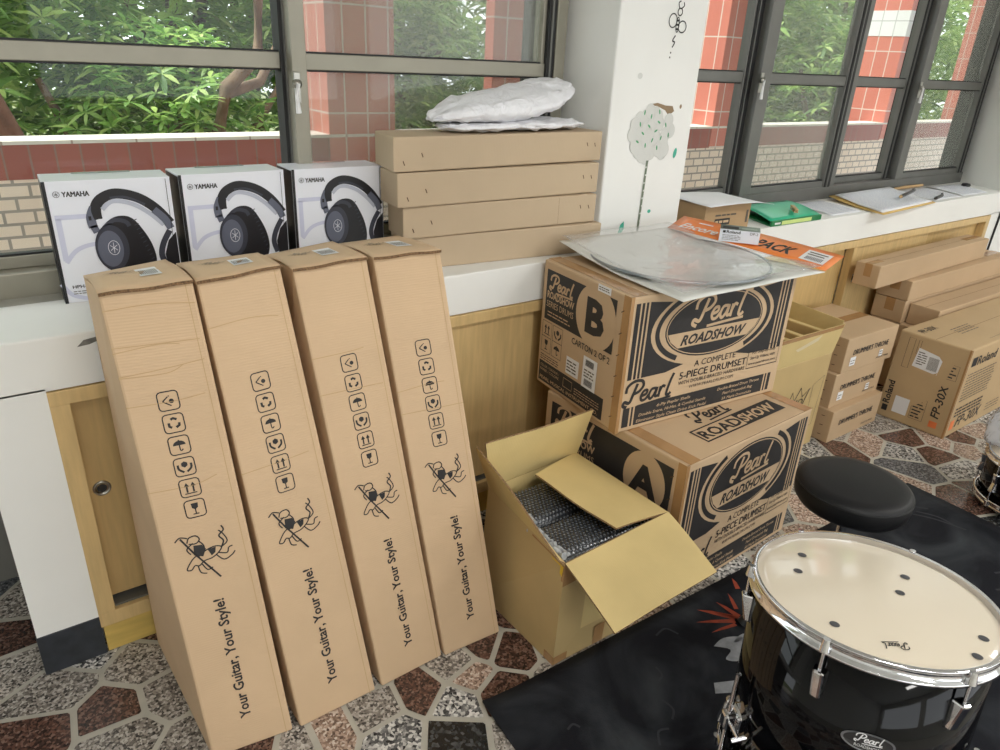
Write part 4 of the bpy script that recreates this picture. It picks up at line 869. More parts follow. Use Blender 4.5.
def drum_carton(C, letter, num, label, stickers):
    t = root('drum_set_carton', tuple(base_of(C)), label, 'carton', 'printed drum set cartons'); mb = MB(); mb.hexa(C, KRAFT3, .006)
    for i_, sd in enumerate(('front',)): big_front(face_of(mb, C, sd))
    fs = face_of(mb, C, 'left'); big_side(fs, letter, num)
    for fx in (fs.W * .90,):
        for k in range(6): fs.stroke([(fx + .008, fs.H * (.1 + .155 * k)), (fx + .02, fs.H * (.12 + .155 * k))], .003, mat('staple', (90, 70, 52), .4, metal=.5), 1, smooth=False)
    T = face_of(mb, C, 'top'); T.rect(.0, .0, T.W, .002, SEAM); T.rect(.012, 0, .06, T.H, TAPE, 1); T.rect(T.W - .05, 0, T.W - .005, T.H, TAPE, 1)
    f = face_of(mb, C, 'front'); f.rect(.0, .0, .012, f.H, TAPE, 0)
    fs.rect(fs.W - .03, 0, fs.W, fs.H, TAPE, 0)
    if letter == 'A':
        W_, H_ = T.W, T.H
        x0, x1, y0, y1 = W_ * .25, W_ * .88, .052, .125
        T.rect(x0, y0, x1, y1, INK, 1); T.rect(x0 + .006, y0 + .006, x0 + (x1 - x0) * .5, y1 - .006, KINK, 2)
        T.text('ROAD', x0 + .012, y0 + (y1 - y0) * .2, (y1 - y0) * .6, INK, 3, bold=.03, width=(x1 - x0) * .46); T.text('SHOW', x0 + (x1 - x0) * .51, y0 + (y1 - y0) * .2, (y1 - y0) * .6, KINK, 3, bold=.03, shear=.2, width=(x1 - x0) * .44)
        T.script_pearl(W_ * .36, .150, W_ * .27, INK, 1, 1.1)
    mb.build('carton_body', t)
    if stickers:
        m2 = MB(); g = face_of(m2, C, 'left'); W_, H_ = g.W, g.H
        g.off = .0022; g.rect(W_ * .58, H_ * .20, W_ * .74, H_ * .44, WHITE)
        for k in range(12): g.rect(W_ * (.61 + .008 * k), H_ * .37, W_ * (.615 + .008 * k), H_ * .42, INK, 1)
        for k in range(12): g.rect(W_ * (.61 + .008 * k), H_ * .22, W_ * (.615 + .008 * k), H_ * .27, INK, 1)
        g.lines(W_ * .60, H_ * .28, W_ * .72, H_ * .35, 3, INKG)
        m2.build('barcode_label', t, label='white barcode label')
        m2 = MB(); g = face_of(m2, C, 'left'); g.off = .0022; g.rect(W_ * .38, H_ * .225, W_ * .535, H_ * .36, WHITE); g.lines(W_ * .39, H_ * .24, W_ * .52, H_ * .34, 4, INKG); m2.build('address_label', t, label='white text label')
        m2 = MB(); g = face_of(m2, C, 'left'); g.off = .0022; g.rect(W_ * .66, H_ * .95, W_ * .80, H_ * 1.0, WHITE); g.lines(W_ * .67, H_ * .96, W_ * .79, H_ * .99, 2, INKG); m2.build('edge_label', t, label='small white label')
    return t
CA = [Vector(v) for v in [(1.452, 1.045, 0), (2.105, 1.075, 0), (2.08, 1.66, 0), (1.43, 1.63, 0), (1.452, 1.045, .487), (2.105, 1.075, .487), (2.08, 1.66, .487), (1.43, 1.63, .487)]]
CB = [Vector(v) for v in [(1.405, 1.285, .4885), (2.10, 1.225, .4885), (2.14, 1.66, .4885), (1.445, 1.71, .4885), (1.405, 1.285, .912), (2.10, 1.225, .912), (2.14, 1.66, .912), (1.445, 1.71, .912)]]
drum_carton(CA, 'A', '1', 'lower printed drum set carton with large letter A, standing on the floor', False)
drum_carton(CB, 'B', '2', 'upper printed drum set carton with large letter B and white labels', True)

# drumhead pack on carton B
t = root('drumhead_pack', (1.80, 1.5, .914), 'large clear drumhead in plastic with orange header card, on the upper drum carton', 'drumhead')
ZB = .9155
pq = [Vector((1.485, 1.175, .0)), Vector((2.146, 1.166, .0)), Vector((2.02, 1.72, .040)), Vector((1.52, 1.735, .034))]
def PS(dz, amp):
    def f(u, v):
        p = pq[0] * (1 - u) * (1 - v) + pq[1] * u * (1 - v) + pq[2] * u * v + pq[3] * (1 - u) * v
        return (p.x, p.y, ZB + dz + p.z * 0 + .036 * max(0, v - .35) ** 1.6 / .5 + amp * (math.sin(11 * u + 3 * v) * .5 + math.sin(23 * v + 5 * u) * .3))
    return f
mb = MB(); mb.sheet(PS(.006, .002), 24, 24, mat('backing_card', (226, 226, 220), .5, var=.02), .002); mb.build('backing_sheet', t)
mb = MB(); cx, cy, rr_ = 1.795, 1.47, .285
mb.lathe([(0, .003), (rr_ - .02, .003), (rr_ - .012, .008), (rr_ - .004, .009)], HEADW, (cx, cy, ZB + .012), 72)
hd = mb.build('drumhead_film', t)
mb = MB(); mb.lathe([(rr_ + .005 * math.cos(a), .010 + .005 * math.sin(a)) for a in [k * PI / 4 for k in range(9)]], HEADR, (cx, cy, ZB + .010), 72); mb.build('hoop', t)
mb = MB(); F0 = PS(.026, .004); mb.sheet(lambda u, v: F0(.01 + .98 * u, .01 + .98 * v), 30, 30, FILM, .0004); mb.build('plastic_cover', t, label='wrinkled clear plastic')
oq = [Vector((2.146, 1.166, .0)), Vector((2.39, 1.244, .0)), Vector((2.137, 1.75, .060)), Vector((1.995, 1.70, .040))]
def OP(u, v):   # u across the strip, v along it (from right end to left end)
    a = oq[0] * (1 - v) + oq[3] * v; b = oq[1] * (1 - v) + oq[2] * v; p = a * (1 - u) + b * u
    return (p.x, p.y, ZB + .008 + p.z + .006 * math.sin(3 * v))
mb = MB(); mb.sheet(OP, 4, 16, ORANGE, .0015)
class OF(Face):
    def __init__(s, mb): s.mb = mb; s.W = .60; s.H = .20; s.off = 0
    def pt(s, x, y, L=0): p = Vector(OP(y / s.H, 1 - x / s.W)); return p + Vector((0, 0, .0008 + L * .0004))
f = OF(mb); f.text('Encore', .03, .04, .07, WHITE, 1, bold=.02, shear=.35, width=.15); f.lines(.08, .13, .17, .155, 1, WHITE, .5)
f.text('PRO PACK', .20, .05, .085, INK, 1, bold=.03, shear=.3, width=.26); f.rect(.49, .04, .575, .16, WHITE, 1); f.lines(.50, .10, .565, .15, 2, INKG, .4, 2)
for k in range(12): f.rect(.505 + .005 * k, .055, .5075 + .005 * k, .09, INK, 2)
mb.build('header_card', t, label='orange header card')
# little white box on it
mb = MB(); rz = math.atan2(1.407 - 1.513, 2.117 - 2.034)
d = Vector((math.cos(-.93), math.sin(-.93), 0)); nn = Vector((-d.y, d.x, 0)); a = Vector((2.035, 1.505, ZB + .040)); b = a + d * .13; up = Vector((0, 0, .042)); dp = nn * .075
C = [a, b, b + dp, a + dp, a + up, b + up, b + dp + up, a + dp + up]; mb.hexa(C, BOXW, .001)
f = face_of(mb, C, 'front'); f.text('Roland', .022, .030, .010, INK, 1, bold=.02, width=.045); f.rect(.010, .030, .019, .038, INK, 1); f.text('DP-2', .098, .030, .009, INKG, 1, width=.026); f.lines(.010, .006, .07, .026, 4, INKG, .3)
g = face_of(mb, C, 'top'); g.rect(.0, .0, g.W, g.H, mat('pack_top_green', (92, 104, 92), .3), 0); g.rect(.008, .01, .06, .05, INK, 1); g.rect(.07, .02, .12, .045, mat('pack_print', (150, 158, 150), .4), 1)
mb.build('pedal_box', loc=tuple((a + b + dp + dp) / 2 - dp * .5), label='small white and dark pedal box standing on the orange header card', cat='box')

# ============================================================ RIGHT HAND CARTONS
t = root('divider_carton', (2.48, 1.56, 0), 'open yellowish carton with cardboard dividers, behind the drum set cartons', 'carton')
C = [Vector(v) for v in [(2.17, 1.41, 0), (2.788, 1.40, 0), (2.83, 1.73, 0), (2.19, 1.73, 0), (2.17, 1.41, .43), (2.788, 1.40, .43), (2.83, 1.73, .43), (2.19, 1.73, .43)]]
mb = MB(); mb.hexa(C, KRAFTO, .003); f = face_of(mb, C, 'front'); cx = f.W - .19
f.stroke([(cx - .10, .25), (cx - .085, .205), (cx + .05, .225), (cx + .08, .29), (cx + .035, .26), (cx + .015, .305), (cx - .02, .25), (cx - .04, .295), (cx - .06, .245), (cx - .10, .25)], .008, INK, 1, smooth=False)
f.text('REMO', cx - .085, .225, .030, INK, 2, bold=.01, width=.13, shear=.1); f.stroke([(cx + .10, .10), (cx + .10, .30), (f.W - .02, .33)], .002, INKG, 1, smooth=False); f.stroke([(f.W - .02, .33), (f.W - .035, .10), (cx + .1, .10)], .002, INKG, 1, smooth=False)
mb.build('carton_body', t)
fl = [((0, 1), (-.012, -.025), 'front_flap'), ((1, 2), (.03, 0), 'side_flap'), ((2, 3), (.0, -.012), 'back_flap')]
for (i0, i1), (ox, oy), nm in fl:
    a, b = C[4 + i0], C[4 + i1]; o = Vector((ox, oy, .135)); k = Vector((0, .004, 0)) if nm != 'side_flap' else Vector((-.004, 0, 0))
    m2 = MB(); e = (b - a).normalized() * .006; m2.hexa([a, b, b + k, a + k, a + o - e * (1 if nm != 'side_flap' else 0), b + o + e, b + o + k + e, a + o + k], KRAFTY, 0)
    if nm == 'front_flap':
        g = Face(m2, a, b, b + o, a + o); g.rect(0, g.H - .018, g.W, g.H, TAPE, 1); g.poly([(g.W - .30, .075), (g.W - .2, .10), (g.W - .14, .115), (g.W - .16, .09), (g.W - .28, .062)], mat('tape_scuff', (222, 206, 170), .5), 1)
    m2.build(nm, t)
for k, x in enumerate((2.36, 2.48, 2.60, 2.71)):
    m2 = MB(); m2.box(x, x + .03, 1.43, 1.70, .432, .515 + .01 * (k % 2), KRAFTO); m2.box(x + .002, x + .028, 1.43, 1.70, .515 + .01 * (k % 2), .518 + .01 * (k % 2), KRAFTY); m2.build('divider', t)

TB = [((3.047, 1.535, 0, .413, .36, .152, .004), 'lowest small carton of the drum throne stack, on the floor'), ((3.052, 1.558, .1525, .394, .34, .159, -.011), 'middle small carton of the drum throne stack'), ((3.084, 1.552, .312, .403, .335, .160, -.022), 'topmost small carton of the drum throne stack')]
for i, (p, lb) in enumerate(TB):
    C = carton_corners(*p); t = root('throne_carton', tuple(base_of(C)), lb, 'carton', 'drum throne cartons'); mb = MB(); mb.hexa(C, KRAFT4, .003); closed_top(mb, C, KRAFT4, 'x')
    f = face_of(mb, C, 'front'); f.text("DRUMMER'S THRONE", f.W * .5, f.H * .48, .026, INK, 1, bold=.02, al='c', width=.28); f.text('MADE IN CHINA', f.W * .79, f.H * .13, .009, INK, 1, bold=.01, al='c', width=.10)
    fs = face_of(mb, C, 'left')
    for k in range(3): fs.stroke([(fs.W - .05, .03 + .045 * k), (fs.W - .035, .032 + .045 * k)], .003, mat('staple', (90, 70, 52), .4, metal=.5), 1, smooth=False)
    mb.build('carton_body', t)
    if i:
        for (u, v) in ((.12, .25), (.70, .26)):
            m2 = MB(); g = face_of(m2, C, 'front'); g.off = .002; x, y = g.W * u, g.H * v; s = .038 if u < .5 else .026; g.rect(x, y - .012, x + s * 1.1, y + s * .75, WHITE); g.lines(x + .004, y - .006, x + s, y + .018, 2, INKG, .3); m2.build('price_label', t, label='small white label')

# digital piano carton
C = [Vector(v) for v in [(3.352, 1.090, 0), (4.66, 1.10, 0), (4.66, 1.395, 0), (3.335, 1.40, 0), (3.352, 1.088, .434), (4.66, 1.10, .43), (4.66, 1.395, .43), (3.345, 1.395, .434)]]
t = root('piano_carton', tuple(base_of(C)), 'large brown digital piano carton with orange marks, front right on the floor', 'carton'); mb = MB(); mb.hexa(C, KRAFTF, .007); closed_top(mb, C, KRAFTF, 'x', False)
f = face_of(mb, C, 'left'); W_, H_ = f.W, f.H
f.text('Roland', W_ * .15, H_ * .17, .030, INK, 1, bold=.03, rot=90, width=.115); f.rect(W_ * .07, H_ * .08, W_ * .15, H_ * .15, INK, 1)
f.text('FP-30X', W_ * .86, H_ * .19, .036, INK, 1, bold=.02, rot=90, shear=.15, width=.165); f.rect(W_ * .76, H_ * .08, W_ * .87, H_ * .15, ORANGES, 1); f.lines(W_ * .735, H_ * .18, W_ * .75, H_ * .4, 8, INK, .5)
for (u0, v0, u1, v1, n_) in ((.16, .62, .25, .95, 6), (.30, .80, .34, .95, 4), (.78, .64, .92, .80, 4), (.47, .10, .66, .34, 6)):
    f.stroke([(W_ * u0, H_ * v0), (W_ * u1, H_ * v0), (W_ * u1, H_ * v1), (W_ * u0, H_ * v1)], .0015, INK, 1, smooth=False, closed=True); f.lines(W_ * (u0 + .015), H_ * (v0 + .01), W_ * (u1 - .015), H_ * (v1 - .01), n_, INK, .4)
g = face_of(mb, C, 'front'); W2, H2 = g.W, g.H
g.text('Roland', .10, H2 * .80, .045, INK, 1, bold=.02, width=.20); g.rect(.04, H2 * .80, .09, H2 * .9, INK, 1); g.lines(.04, H2 * .40, .34, H2 * .73, 10, INKG, .35)
g.text('FP-30X', .085, H2 * .09, .055, INK, 1, bold=.01, shear=.2, width=.26); g.rect(.03, H2 * .08, .07, H2 * .19, ORANGES, 1); g.lines(.04, H2 * .22, .32, H2 * .34, 3, INK, .5); g.lines(.40, H2 * .09, .55, H2 * .2, 3, INKG, .3)
T = face_of(mb, C, 'top'); T.text('FP-30X', .04, T.H * .72, .035, INK, 1, bold=.01, width=.14); T.lines(.20, T.H * .40, .38, T.H * .62, 4, INKG, .3); T.rect(.25, T.H * .1, 1.2, T.H * .105, INKG, 1)
f.rect(W_ - .008, 0, W_, H_, TAPE, 0); g.rect(0, 0, .012, H2, TAPE, 0)
mb.build('carton_body', t)
m2 = MB(); g = face_of(m2, C, 'left'); g.off = .002; g.poly([(W_ * .30, H_ * .66), (W_ * .66, H_ * .64), (W_ * .68, H_ * .80), (W_ * .62, H_ * .84), (W_ * .33, H_ * .87)], WHITE)
for k in range(16): g.rect(W_ * (.50 + .009 * k), H_ * .67, W_ * (.504 + .009 * k), H_ * .81, INKG, 1)
g.lines(W_ * .34, H_ * .69, W_ * .47, H_ * .84, 6, INKG, .4); m2.build('shipping_label', t, label='white shipping label')
m2 = MB(); g = face_of(m2, C, 'left'); g.off = .002; g.rect(W_ * .22, H_ * .10, W_ * .43, H_ * .29, WHITE); m2.build('square_label', t, label='blank white square label')

def long_carton(C, lb, tape_end=True):
    mb = MB(); mb.hexa([Vector(c) for c in C], KRAFT4, .004); Cv = [Vector(c) for c in C]
    f = face_of(mb, Cv, 'left'); y = f.H
    if tape_end: f.rect(f.W * .38, f.H * .45, f.W * .68, f.H - .0, TAPE, 1)
    T = face_of(mb, Cv, 'top'); T.rect(0, T.H * .5 - .001, T.W, T.H * .5 + .001, SEAM)
    if tape_end: T.rect(0, T.H * .35, .12, T.H * .65, TAPE, 1); T.rect(T.W - .2, T.H * .35, T.W, T.H * .65, TAPE, 1)
    return mb.build('long_carton', loc=tuple(base_of(Cv)), label=lb, cat='carton', group='long brown cartons by the cupboard')
def lc(x0, y0, x1, y1, d, z0, z1):
    a, b = Vector((x0, y0, z0)), Vector((x1, y1, z0)); n = Vector((-(b - a).y, (b - a).x, 0)).normalized() * d; u = Vector((0, 0, z1 - z0)); return [a, b, b + n, a + n, a + u, b + u, b + n + u, a + n + u]
long_carton(lc(3.375, 1.572, 4.62, 1.605, .118, .570, .680), 'topmost long brown carton jutting out in front of the cupboard')
long_carton(lc(3.70, 1.552, 4.88, 1.556, .165, .465, .568), 'long brown carton directly under the topmost long one')
long_carton(lc(3.70, 1.556, 4.86, 1.560, .160, .347, .463), 'long brown carton lying third from the top by the cupboard')
long_carton(lc(3.74, 1.405, 4.95, 1.395, .145, .347, .452), 'long brown carton lying between the piano carton and the cupboard stack', False)
long_carton(lc(3.70, 1.41, 4.86, 1.41, .30, 0, .345), 'deep brown carton under the long cartons, mostly hidden on the floor', False)

# ============================================================ OPEN CARTON WITH BUBBLE WRAP
t = root('open_carton', (1.19, 1.22, 0), 'open yellow-brown carton with spread flaps and bubble wrapped items inside', 'carton')
B0 = [Vector(v) for v in [(1.017, 1.047, 0), (1.36, 1.04, 0), (1.36, 1.40, 0), (1.012, 1.40, 0)]]
T0 = [Vector(v) for v in [(1.000, 1.022, .363), (1.392, 1.040, .36), (1.385, 1.420, .363), (1.035, 1.40, .368)]]
cen = sum(B0, Vector()) / 4; th = .006
mb = MB()
def inn(v, z=None):
    d = (Vector((cen.x, cen.y, v.z)) - v).normalized() * th * 1.4; return v + d
names = ['front_wall', 'right_wall', 'back_wall', 'left_wall']
for k in range(4):
    a, b, c, d = B0[k], B0[(k + 1) % 4], T0[(k + 1) % 4], T0[k]
    outm = KRAFTO; mb.add([a, b, c, d, inn(a), inn(b), inn(c), inn(d)], [[0, 1, 2, 3]], outm); mb.add([a, b, c, d, inn(a), inn(b), inn(c), inn(d)], [[5, 4, 7, 6]], KRAFTY); mb.add([c, d, inn(d), inn(c)], [[0, 1, 2, 3]], EDGE)
mb.add([b + Vector((0, 0, .003)) for b in B0], [[0, 1, 2, 3]], KRAFTY); mb.add(B0, [[3, 2, 1, 0]], KRAFTO)
f = Face(mb, B0[0], B0[1], T0[1], T0[0]); f.rect(.15, .0, .19, .07, TAPE); f.rect(0, f.H - .075, .045, f.H, TAPE); f.rect(0, 0, .05, .03, TAPE); f.text('MADE IN', .13, .22, .02, INKG, 1, rot=0, width=.07)
g = Face(mb, B0[3], B0[0], T0[0], T0[3]); g.rect(g.W - .14, g.H - .06, g.W, g.H - .005, TAPE); g.rect(0.03, g.H - .14, .15, g.H - .08, TAPE); g.rect(0, 0, .06, .03, TAPE); g.rect(g.W - .04, 0, g.W, .03, TAPE)
g.poly([(g.W - .055, g.H - .012), (g.W - .005, g.H - .045), (g.W - .002, g.H - .01)], mat('yellow_tab', (222, 186, 30), .5), 2)
mb.build('carton_body', t)
def flap(name, a, b, c, d, curl=0.0, cut=None, mm=KRAFTY):     # a-b hinge, c-d free edge (c beside b)
    a, b, c, d = map(Vector, (a, b, c, d)); n = (b - a).cross(d - a).normalized(); m2 = MB(); nu, nv = 10, 8; vs = []
    for s in (0, 1):
        for j in range(nv + 1):
            for i_ in range(nu + 1):
                u, v = i_ / nu, j / nv; p = a * (1 - u) * (1 - v) + b * u * (1 - v) + c * u * v + d * (1 - u) * v
                vs.append(p + n * (curl * v * v + .003 * math.sin(6 * u + 2 * v) * v) - n * (.005 * s))
    w = nu + 1; A = w * (nv + 1); top = []; bot = []; ed = []
    for j in range(nv):
        for i_ in range(nu):
            q = [j * w + i_, j * w + i_ + 1, (j + 1) * w + i_ + 1, (j + 1) * w + i_]; top.append(q); bot.append([A + k for k in q[::-1]])
    ring = list(range(w)) + [j * w + nu for j in range(1, nv + 1)] + [nv * w + k for k in range(nu - 1, -1, -1)] + [j * w for j in range(nv - 1, 0, -1)]
    for k in range(len(ring)): p, q = ring[k], ring[(k + 1) % len(ring)]; ed.append([p, A + p, A + q, q])
    m2.add(vs, top, mm); m2.add(vs, bot, mm); m2.add(vs, ed, EDGE); return m2.build(name, t)
flap('front_flap', T0[0], T0[1], (1.375, .842, .305), (1.000, .833, .30), .008)
flap('right_flap', T0[1] + Vector((0, 0, .003)), T0[2] + Vector((0, 0, .003)), (1.162, 1.345, .405), (1.185, 1.035, .400), -.010)
flap('back_flap', T0[2], T0[3], (.995, 1.365, .535), (1.384, 1.36, .541), .004)
flap('left_flap', T0[3], T0[0], (.988, 1.03, .375), (.998, 1.415, .505), .0)
def bubble_pack(x0, x1, y0, y1, z, tilt, lb, seed):
    m2 = MB(); cxm, cym = (x0 + x1) / 2, (y0 + y1) / 2; T = Matrix.Translation((cxm, cym, z)) @ Matrix.Rotation(tilt[0], 4, 'X') @ Matrix.Rotation(tilt[1], 4, 'Y')
    w, d = (x1 - x0), (y1 - y0); pitch = .0125; nx, ny = int(w / .0026), int(d / .0026); rr = random.Random(seed); vs = []; dome = []
    for j in range(ny + 1):
        for i_ in range(nx + 1):
            x, y = w * i_ / nx, d * j / ny; row = round(y / (pitch * .866)); xo = (row % 2) * pitch / 2; dx = (x - xo) / pitch; dx = (dx - round(dx)) * pitch; dy = y - row * pitch * .866
            r_ = math.hypot(dx, dy) / (pitch * .42); hgt = .0038 * math.sqrt(1 - r_ * r_) if r_ < 1 else 0
            dome.append(r_ < .75); e = min(x, w - x, y, d - y); z_ = -.02 * max(0, 1 - e / .03) ** 2 + .002 * math.sin(21 * x) * math.sin(17 * y + seed)
            vs.append(T @ Vector((x - w / 2, y - d / 2, z_ + hgt)))
    W1 = nx + 1; qs = {0: [], 1: []}
    for j in range(ny):
        for i_ in range(nx): qs[int(dome[j * W1 + i_] and dome[(j + 1) * W1 + i_ + 1])].append([j * W1 + i_, j * W1 + i_ + 1, (j + 1) * W1 + i_ + 1, (j + 1) * W1 + i_])
    m2.add(vs, qs[0], BUB, True); m2.add(vs, qs[1], BUBD, True)
    m2.box(-w / 2 + .004, w / 2 - .004, -d / 2 + .004, d / 2 - .004, -.23, -.018, BUB, .01, T)
    rs = random.Random(seed); L = 26; rim = []
    for k in range(L): yy = -d / 2 + d * k / (L - 1); rim.append(T @ Vector((-w / 2 + .004 + rs.uniform(-.003, .004), yy, .002 + rs.uniform(-.003, .006))))
    m2.tube(rim, [.006 + rs.uniform(0, .005) for _ in rim], BUBW, 9)
    rim = [p + (T.to_3x3() @ Vector((.013, 0, .001))) for p in rim]; m2.tube(rim, [.004 + rs.uniform(0, .005) for _ in rim], BUBW, 9)
    m2.build('bubble_wrapped_item', loc=(cxm, cym, z - .2), label=lb, cat='package', group='bubble wrapped items in the open carton')
bubble_pack(1.045, 1.37, 1.215, 1.385, .338, (0.02, .03), 'dark bubble wrapped item at the back of the open carton', 3)
bubble_pack(1.022, 1.37, 1.052, 1.205, .345, (-.03, .02), 'dark bubble wrapped item at the front of the open carton', 8)

# ============================================================ RUG
mb = MB(); rq = [Vector((.70, -.6, 0)), Vector((2.78, -.65, 0)), Vector((2.82, .985, 0)), Vector((.785, 1.045, 0))]
mb.sheet(lambda u, v: (lambda p: (p[0], p[1], .006 + (.010 * max(0, 1 - u / .04) * max(0, (v - .9) / .1))))(quadp(rq, 0, 0)(u, v)), 40, 40, RUG, .0055)
f = Face(mb, (0, 0, .0066), (3, 0, .0066), (3, 3, .0066), (0, 3, .0066), .0)
def px_flame(bx, by, dx, dy, L, w):
    l = math.hypot(dx, dy); dx, dy = dx / l, dy / l; f.poly([(bx + dy * w, by - dx * w), (bx + dx * L * .6 + dy * w * .9, by + dy * L * .6 - dx * w * .9), (bx + dx * L, by + dy * L), (bx + dx * L * .5 - dy * w * .6, by + dy * L * .5 + dx * w * .6), (bx - dy * w, by + dx * w)], REDTILE)
for a in ((1.575, .875, -.12, .07, .12, .008), (1.585, .885, -.05, .06, .11, .010), (1.60, .88, -.01, .1, .08, .009), (1.565, .865, -.15, .03, .09, .006), (1.60, .87, -.05, .06, .09, .005), (1.62, .905, .03, .05, .07, .007), (1.70, .96, .03, .05, .05, .008)): px_flame(*a)
for P in ([(1.44, .845), (1.49, .85), (1.54, .82), (1.52, .78), (1.46, .77), (1.43, .795), (1.47, .81)], [(1.50, .825), (1.55, .83), (1.60, .80), (1.58, .76), (1.52, .75), (1.49, .775), (1.53, .79)], [(1.45, .765), (1.50, .755), (1.52, .72), (1.48, .70), (1.44, .72)], [(1.41, .715), (1.46, .71), (1.47, .67), (1.42, .66), (1.39, .69), (1.43, .69)]): f.poly(catmull(P + [P[0]], 4)[:-1], SKULL)
f.poly([(1.31, .735), (1.335, .76), (1.46, .70), (1.44, .66)], SKULL)
r = random.Random(11)
for k in range(7):
    x, y = r.uniform(.9, 1.4), r.uniform(.45, .95); a = r.uniform(0, PI); L = r.uniform(.03, .09); f.stroke([(x, y), (x + L * math.cos(a) * .5, y + L * math.sin(a) * .6), (x + L * math.cos(a + .6), y + L * math.sin(a + .6))], .006, SKULLD)
for k in range(14):
    x, y = r.uniform(2.0, 2.7), r.uniform(.1, .85); a = r.uniform(-.4, .4) + 2.2; L = r.uniform(.1, .25); f.stroke([(x, y), (x + L * math.cos(a) * .5 + .02, y + L * math.sin(a) * .5), (x + L * math.cos(a), y + L * math.sin(a))], .008, SKULLD)
mb.build('drum_rug', loc=(1.8, .2, 0), label='black printed drum rug with flame and skull pattern on the stone floor', cat='rug')

# ============================================================ DRUMS AND THRONE
def drum(name, cx, cy, r, z0, z1, label, lugs, a0, head=True, big=True):
    t = root(name, (cx, cy, 0.0065 if big else 0), label, 'drum')
    mb = MB(); mb.lathe([(r - .008, z1 - .012), (r, z1 - .014), (r, z0 + .012), (r - .008, z0 + .01)], BLACKG, (cx, cy, 0), 96)
    mb.lathe([(0, z0 + .012), (r - .008, z0 + .012)], BLACKP, (cx, cy, 0), 48); mb.build('shell', t)
    ho = r + .0085
    def hoop(z, s):
        m2 = MB(); m2.lathe([(ho - .006, z + s * .012), (ho + .001, z + s * .013), (ho + .003, z + s * .010), (ho - .001, z + s * .006), (ho - .001, z - s * .008), (ho + .005, z - s * .010), (ho + .006, z - s * .015), (ho - .001, z - s * .017), (ho - .006, z - s * .013), (ho - .006, z + s * .012)], CHROME, (cx, cy, 0), 96); return m2
    hoop(z1 - .008, 1).build('top_hoop', t); hoop(z0 + .005, -1).build('bottom_hoop', t)
    m2 = MB(); m2.lathe([(0, z1), (r - .016, z1), (r - .010, z1 - .002), (r - .002, z1 - .005), (r + .006, z1 - .009)], HEADM, (cx, cy, 0), 96)
    hd = m2.build('drumhead', t)
    for k in range(lugs):
        a = a0 + 2 * PI * k / lugs; d = Vector((math.cos(a), math.sin(a), 0)); sd = Vector((-d.y, d.x, 0)); c = Vector((cx, cy, 0))
        for zt, s, h in ((z1, 1, .062), (z0, -1, .062)):
            m3 = MB(); zc = zt - s * (.03 + h)
            T = Matrix(((d.x, sd.x, 0, c.x), (d.y, sd.y, 0, c.y), (0, 0, 1, 0), (0, 0, 0, 1)))
            zz = [zt - s * .055, zt - s * .115]; lo, hi = min(zz), max(zz)
            m3.hexa([T @ Vector(v) for v in [(r - .002, -.011, lo), (r + .010, -.008, lo), (r + .010, .008, lo), (r - .002, .011, lo), (r - .002, -.013, hi), (r + .022, -.009, hi), (r + .022, .009, hi), (r - .002, .013, hi)]] if s > 0 else [T @ Vector(v) for v in [(r - .002, -.013, lo), (r + .022, -.009, lo), (r + .022, .009, lo), (r - .002, .013, lo), (r - .002, -.011, hi), (r + .010, -.008, hi), (r + .010, .008, hi), (r - .002, .011, hi)]], CHROME, .004)
            lg = m3.build('lug', t)
            m4 = MB(); p = c + d * (r + .0125); m4.tube([p + Vector((0, 0, zt + s * .002)), p + Vector((0, 0, zt - s * .06))], .0032, CHROME, 8)
            m4.tube([p + Vector((0, 0, zt - s * .016)), p + Vector((0, 0, zt - s * .004)), p + Vector((0, 0, zt + s * .006))], [.009, .0075, .006], CHROME, 12); m4.build('tension_rod', lg)
    return t, hd
DX, DY, DR, DZ = 1.209, .418, .2045, .622
C0 = Vector((DX, DY, .630)); LEAN = Vector((.079, .074, 1)).normalized()
XF = Matrix.Translation(C0) @ Vector((0, 0, 1)).rotation_difference(LEAN).to_matrix().to_4x4() @ Matrix.Translation(-C0)
t, hd = drum('floor_tom', DX, DY, DR, .20, DZ, 'black floor tom with chrome hoops and cream head in the right foreground', 6, math.radians(128))
DOTS = [(DX + a, DY + b) for a, b in [(-.002, .146), (-.063, .117), (.107, -.006), (.043, -.027), (-.158, -.012), (.034, -.172), (-.028, -.186)]]
for px, py in DOTS:
    mb = MB(); f = Face(mb, (0, 0, DZ), (3, 0, DZ), (3, 3, DZ), (0, 3, DZ), .0012); f.ell(px, py, .0085, .0085, DOT, n=20); mb.build('bolt_dot', t)
mb = MB()
ang = math.atan2(-.060, .085); LX, LY = DX - .120, DY - .098
ux, uy = math.cos(ang + PI), math.sin(ang + PI); f = Face(mb, (LX, LY, DZ), (LX + ux, LY + uy, DZ), (LX + ux - uy, LY + uy + ux, DZ), (LX - uy, LY + ux, DZ), .0014); f.script_pearl(-.022, -.006, .044, INK, 0, 1.0)
mb.build('head_logo', t)
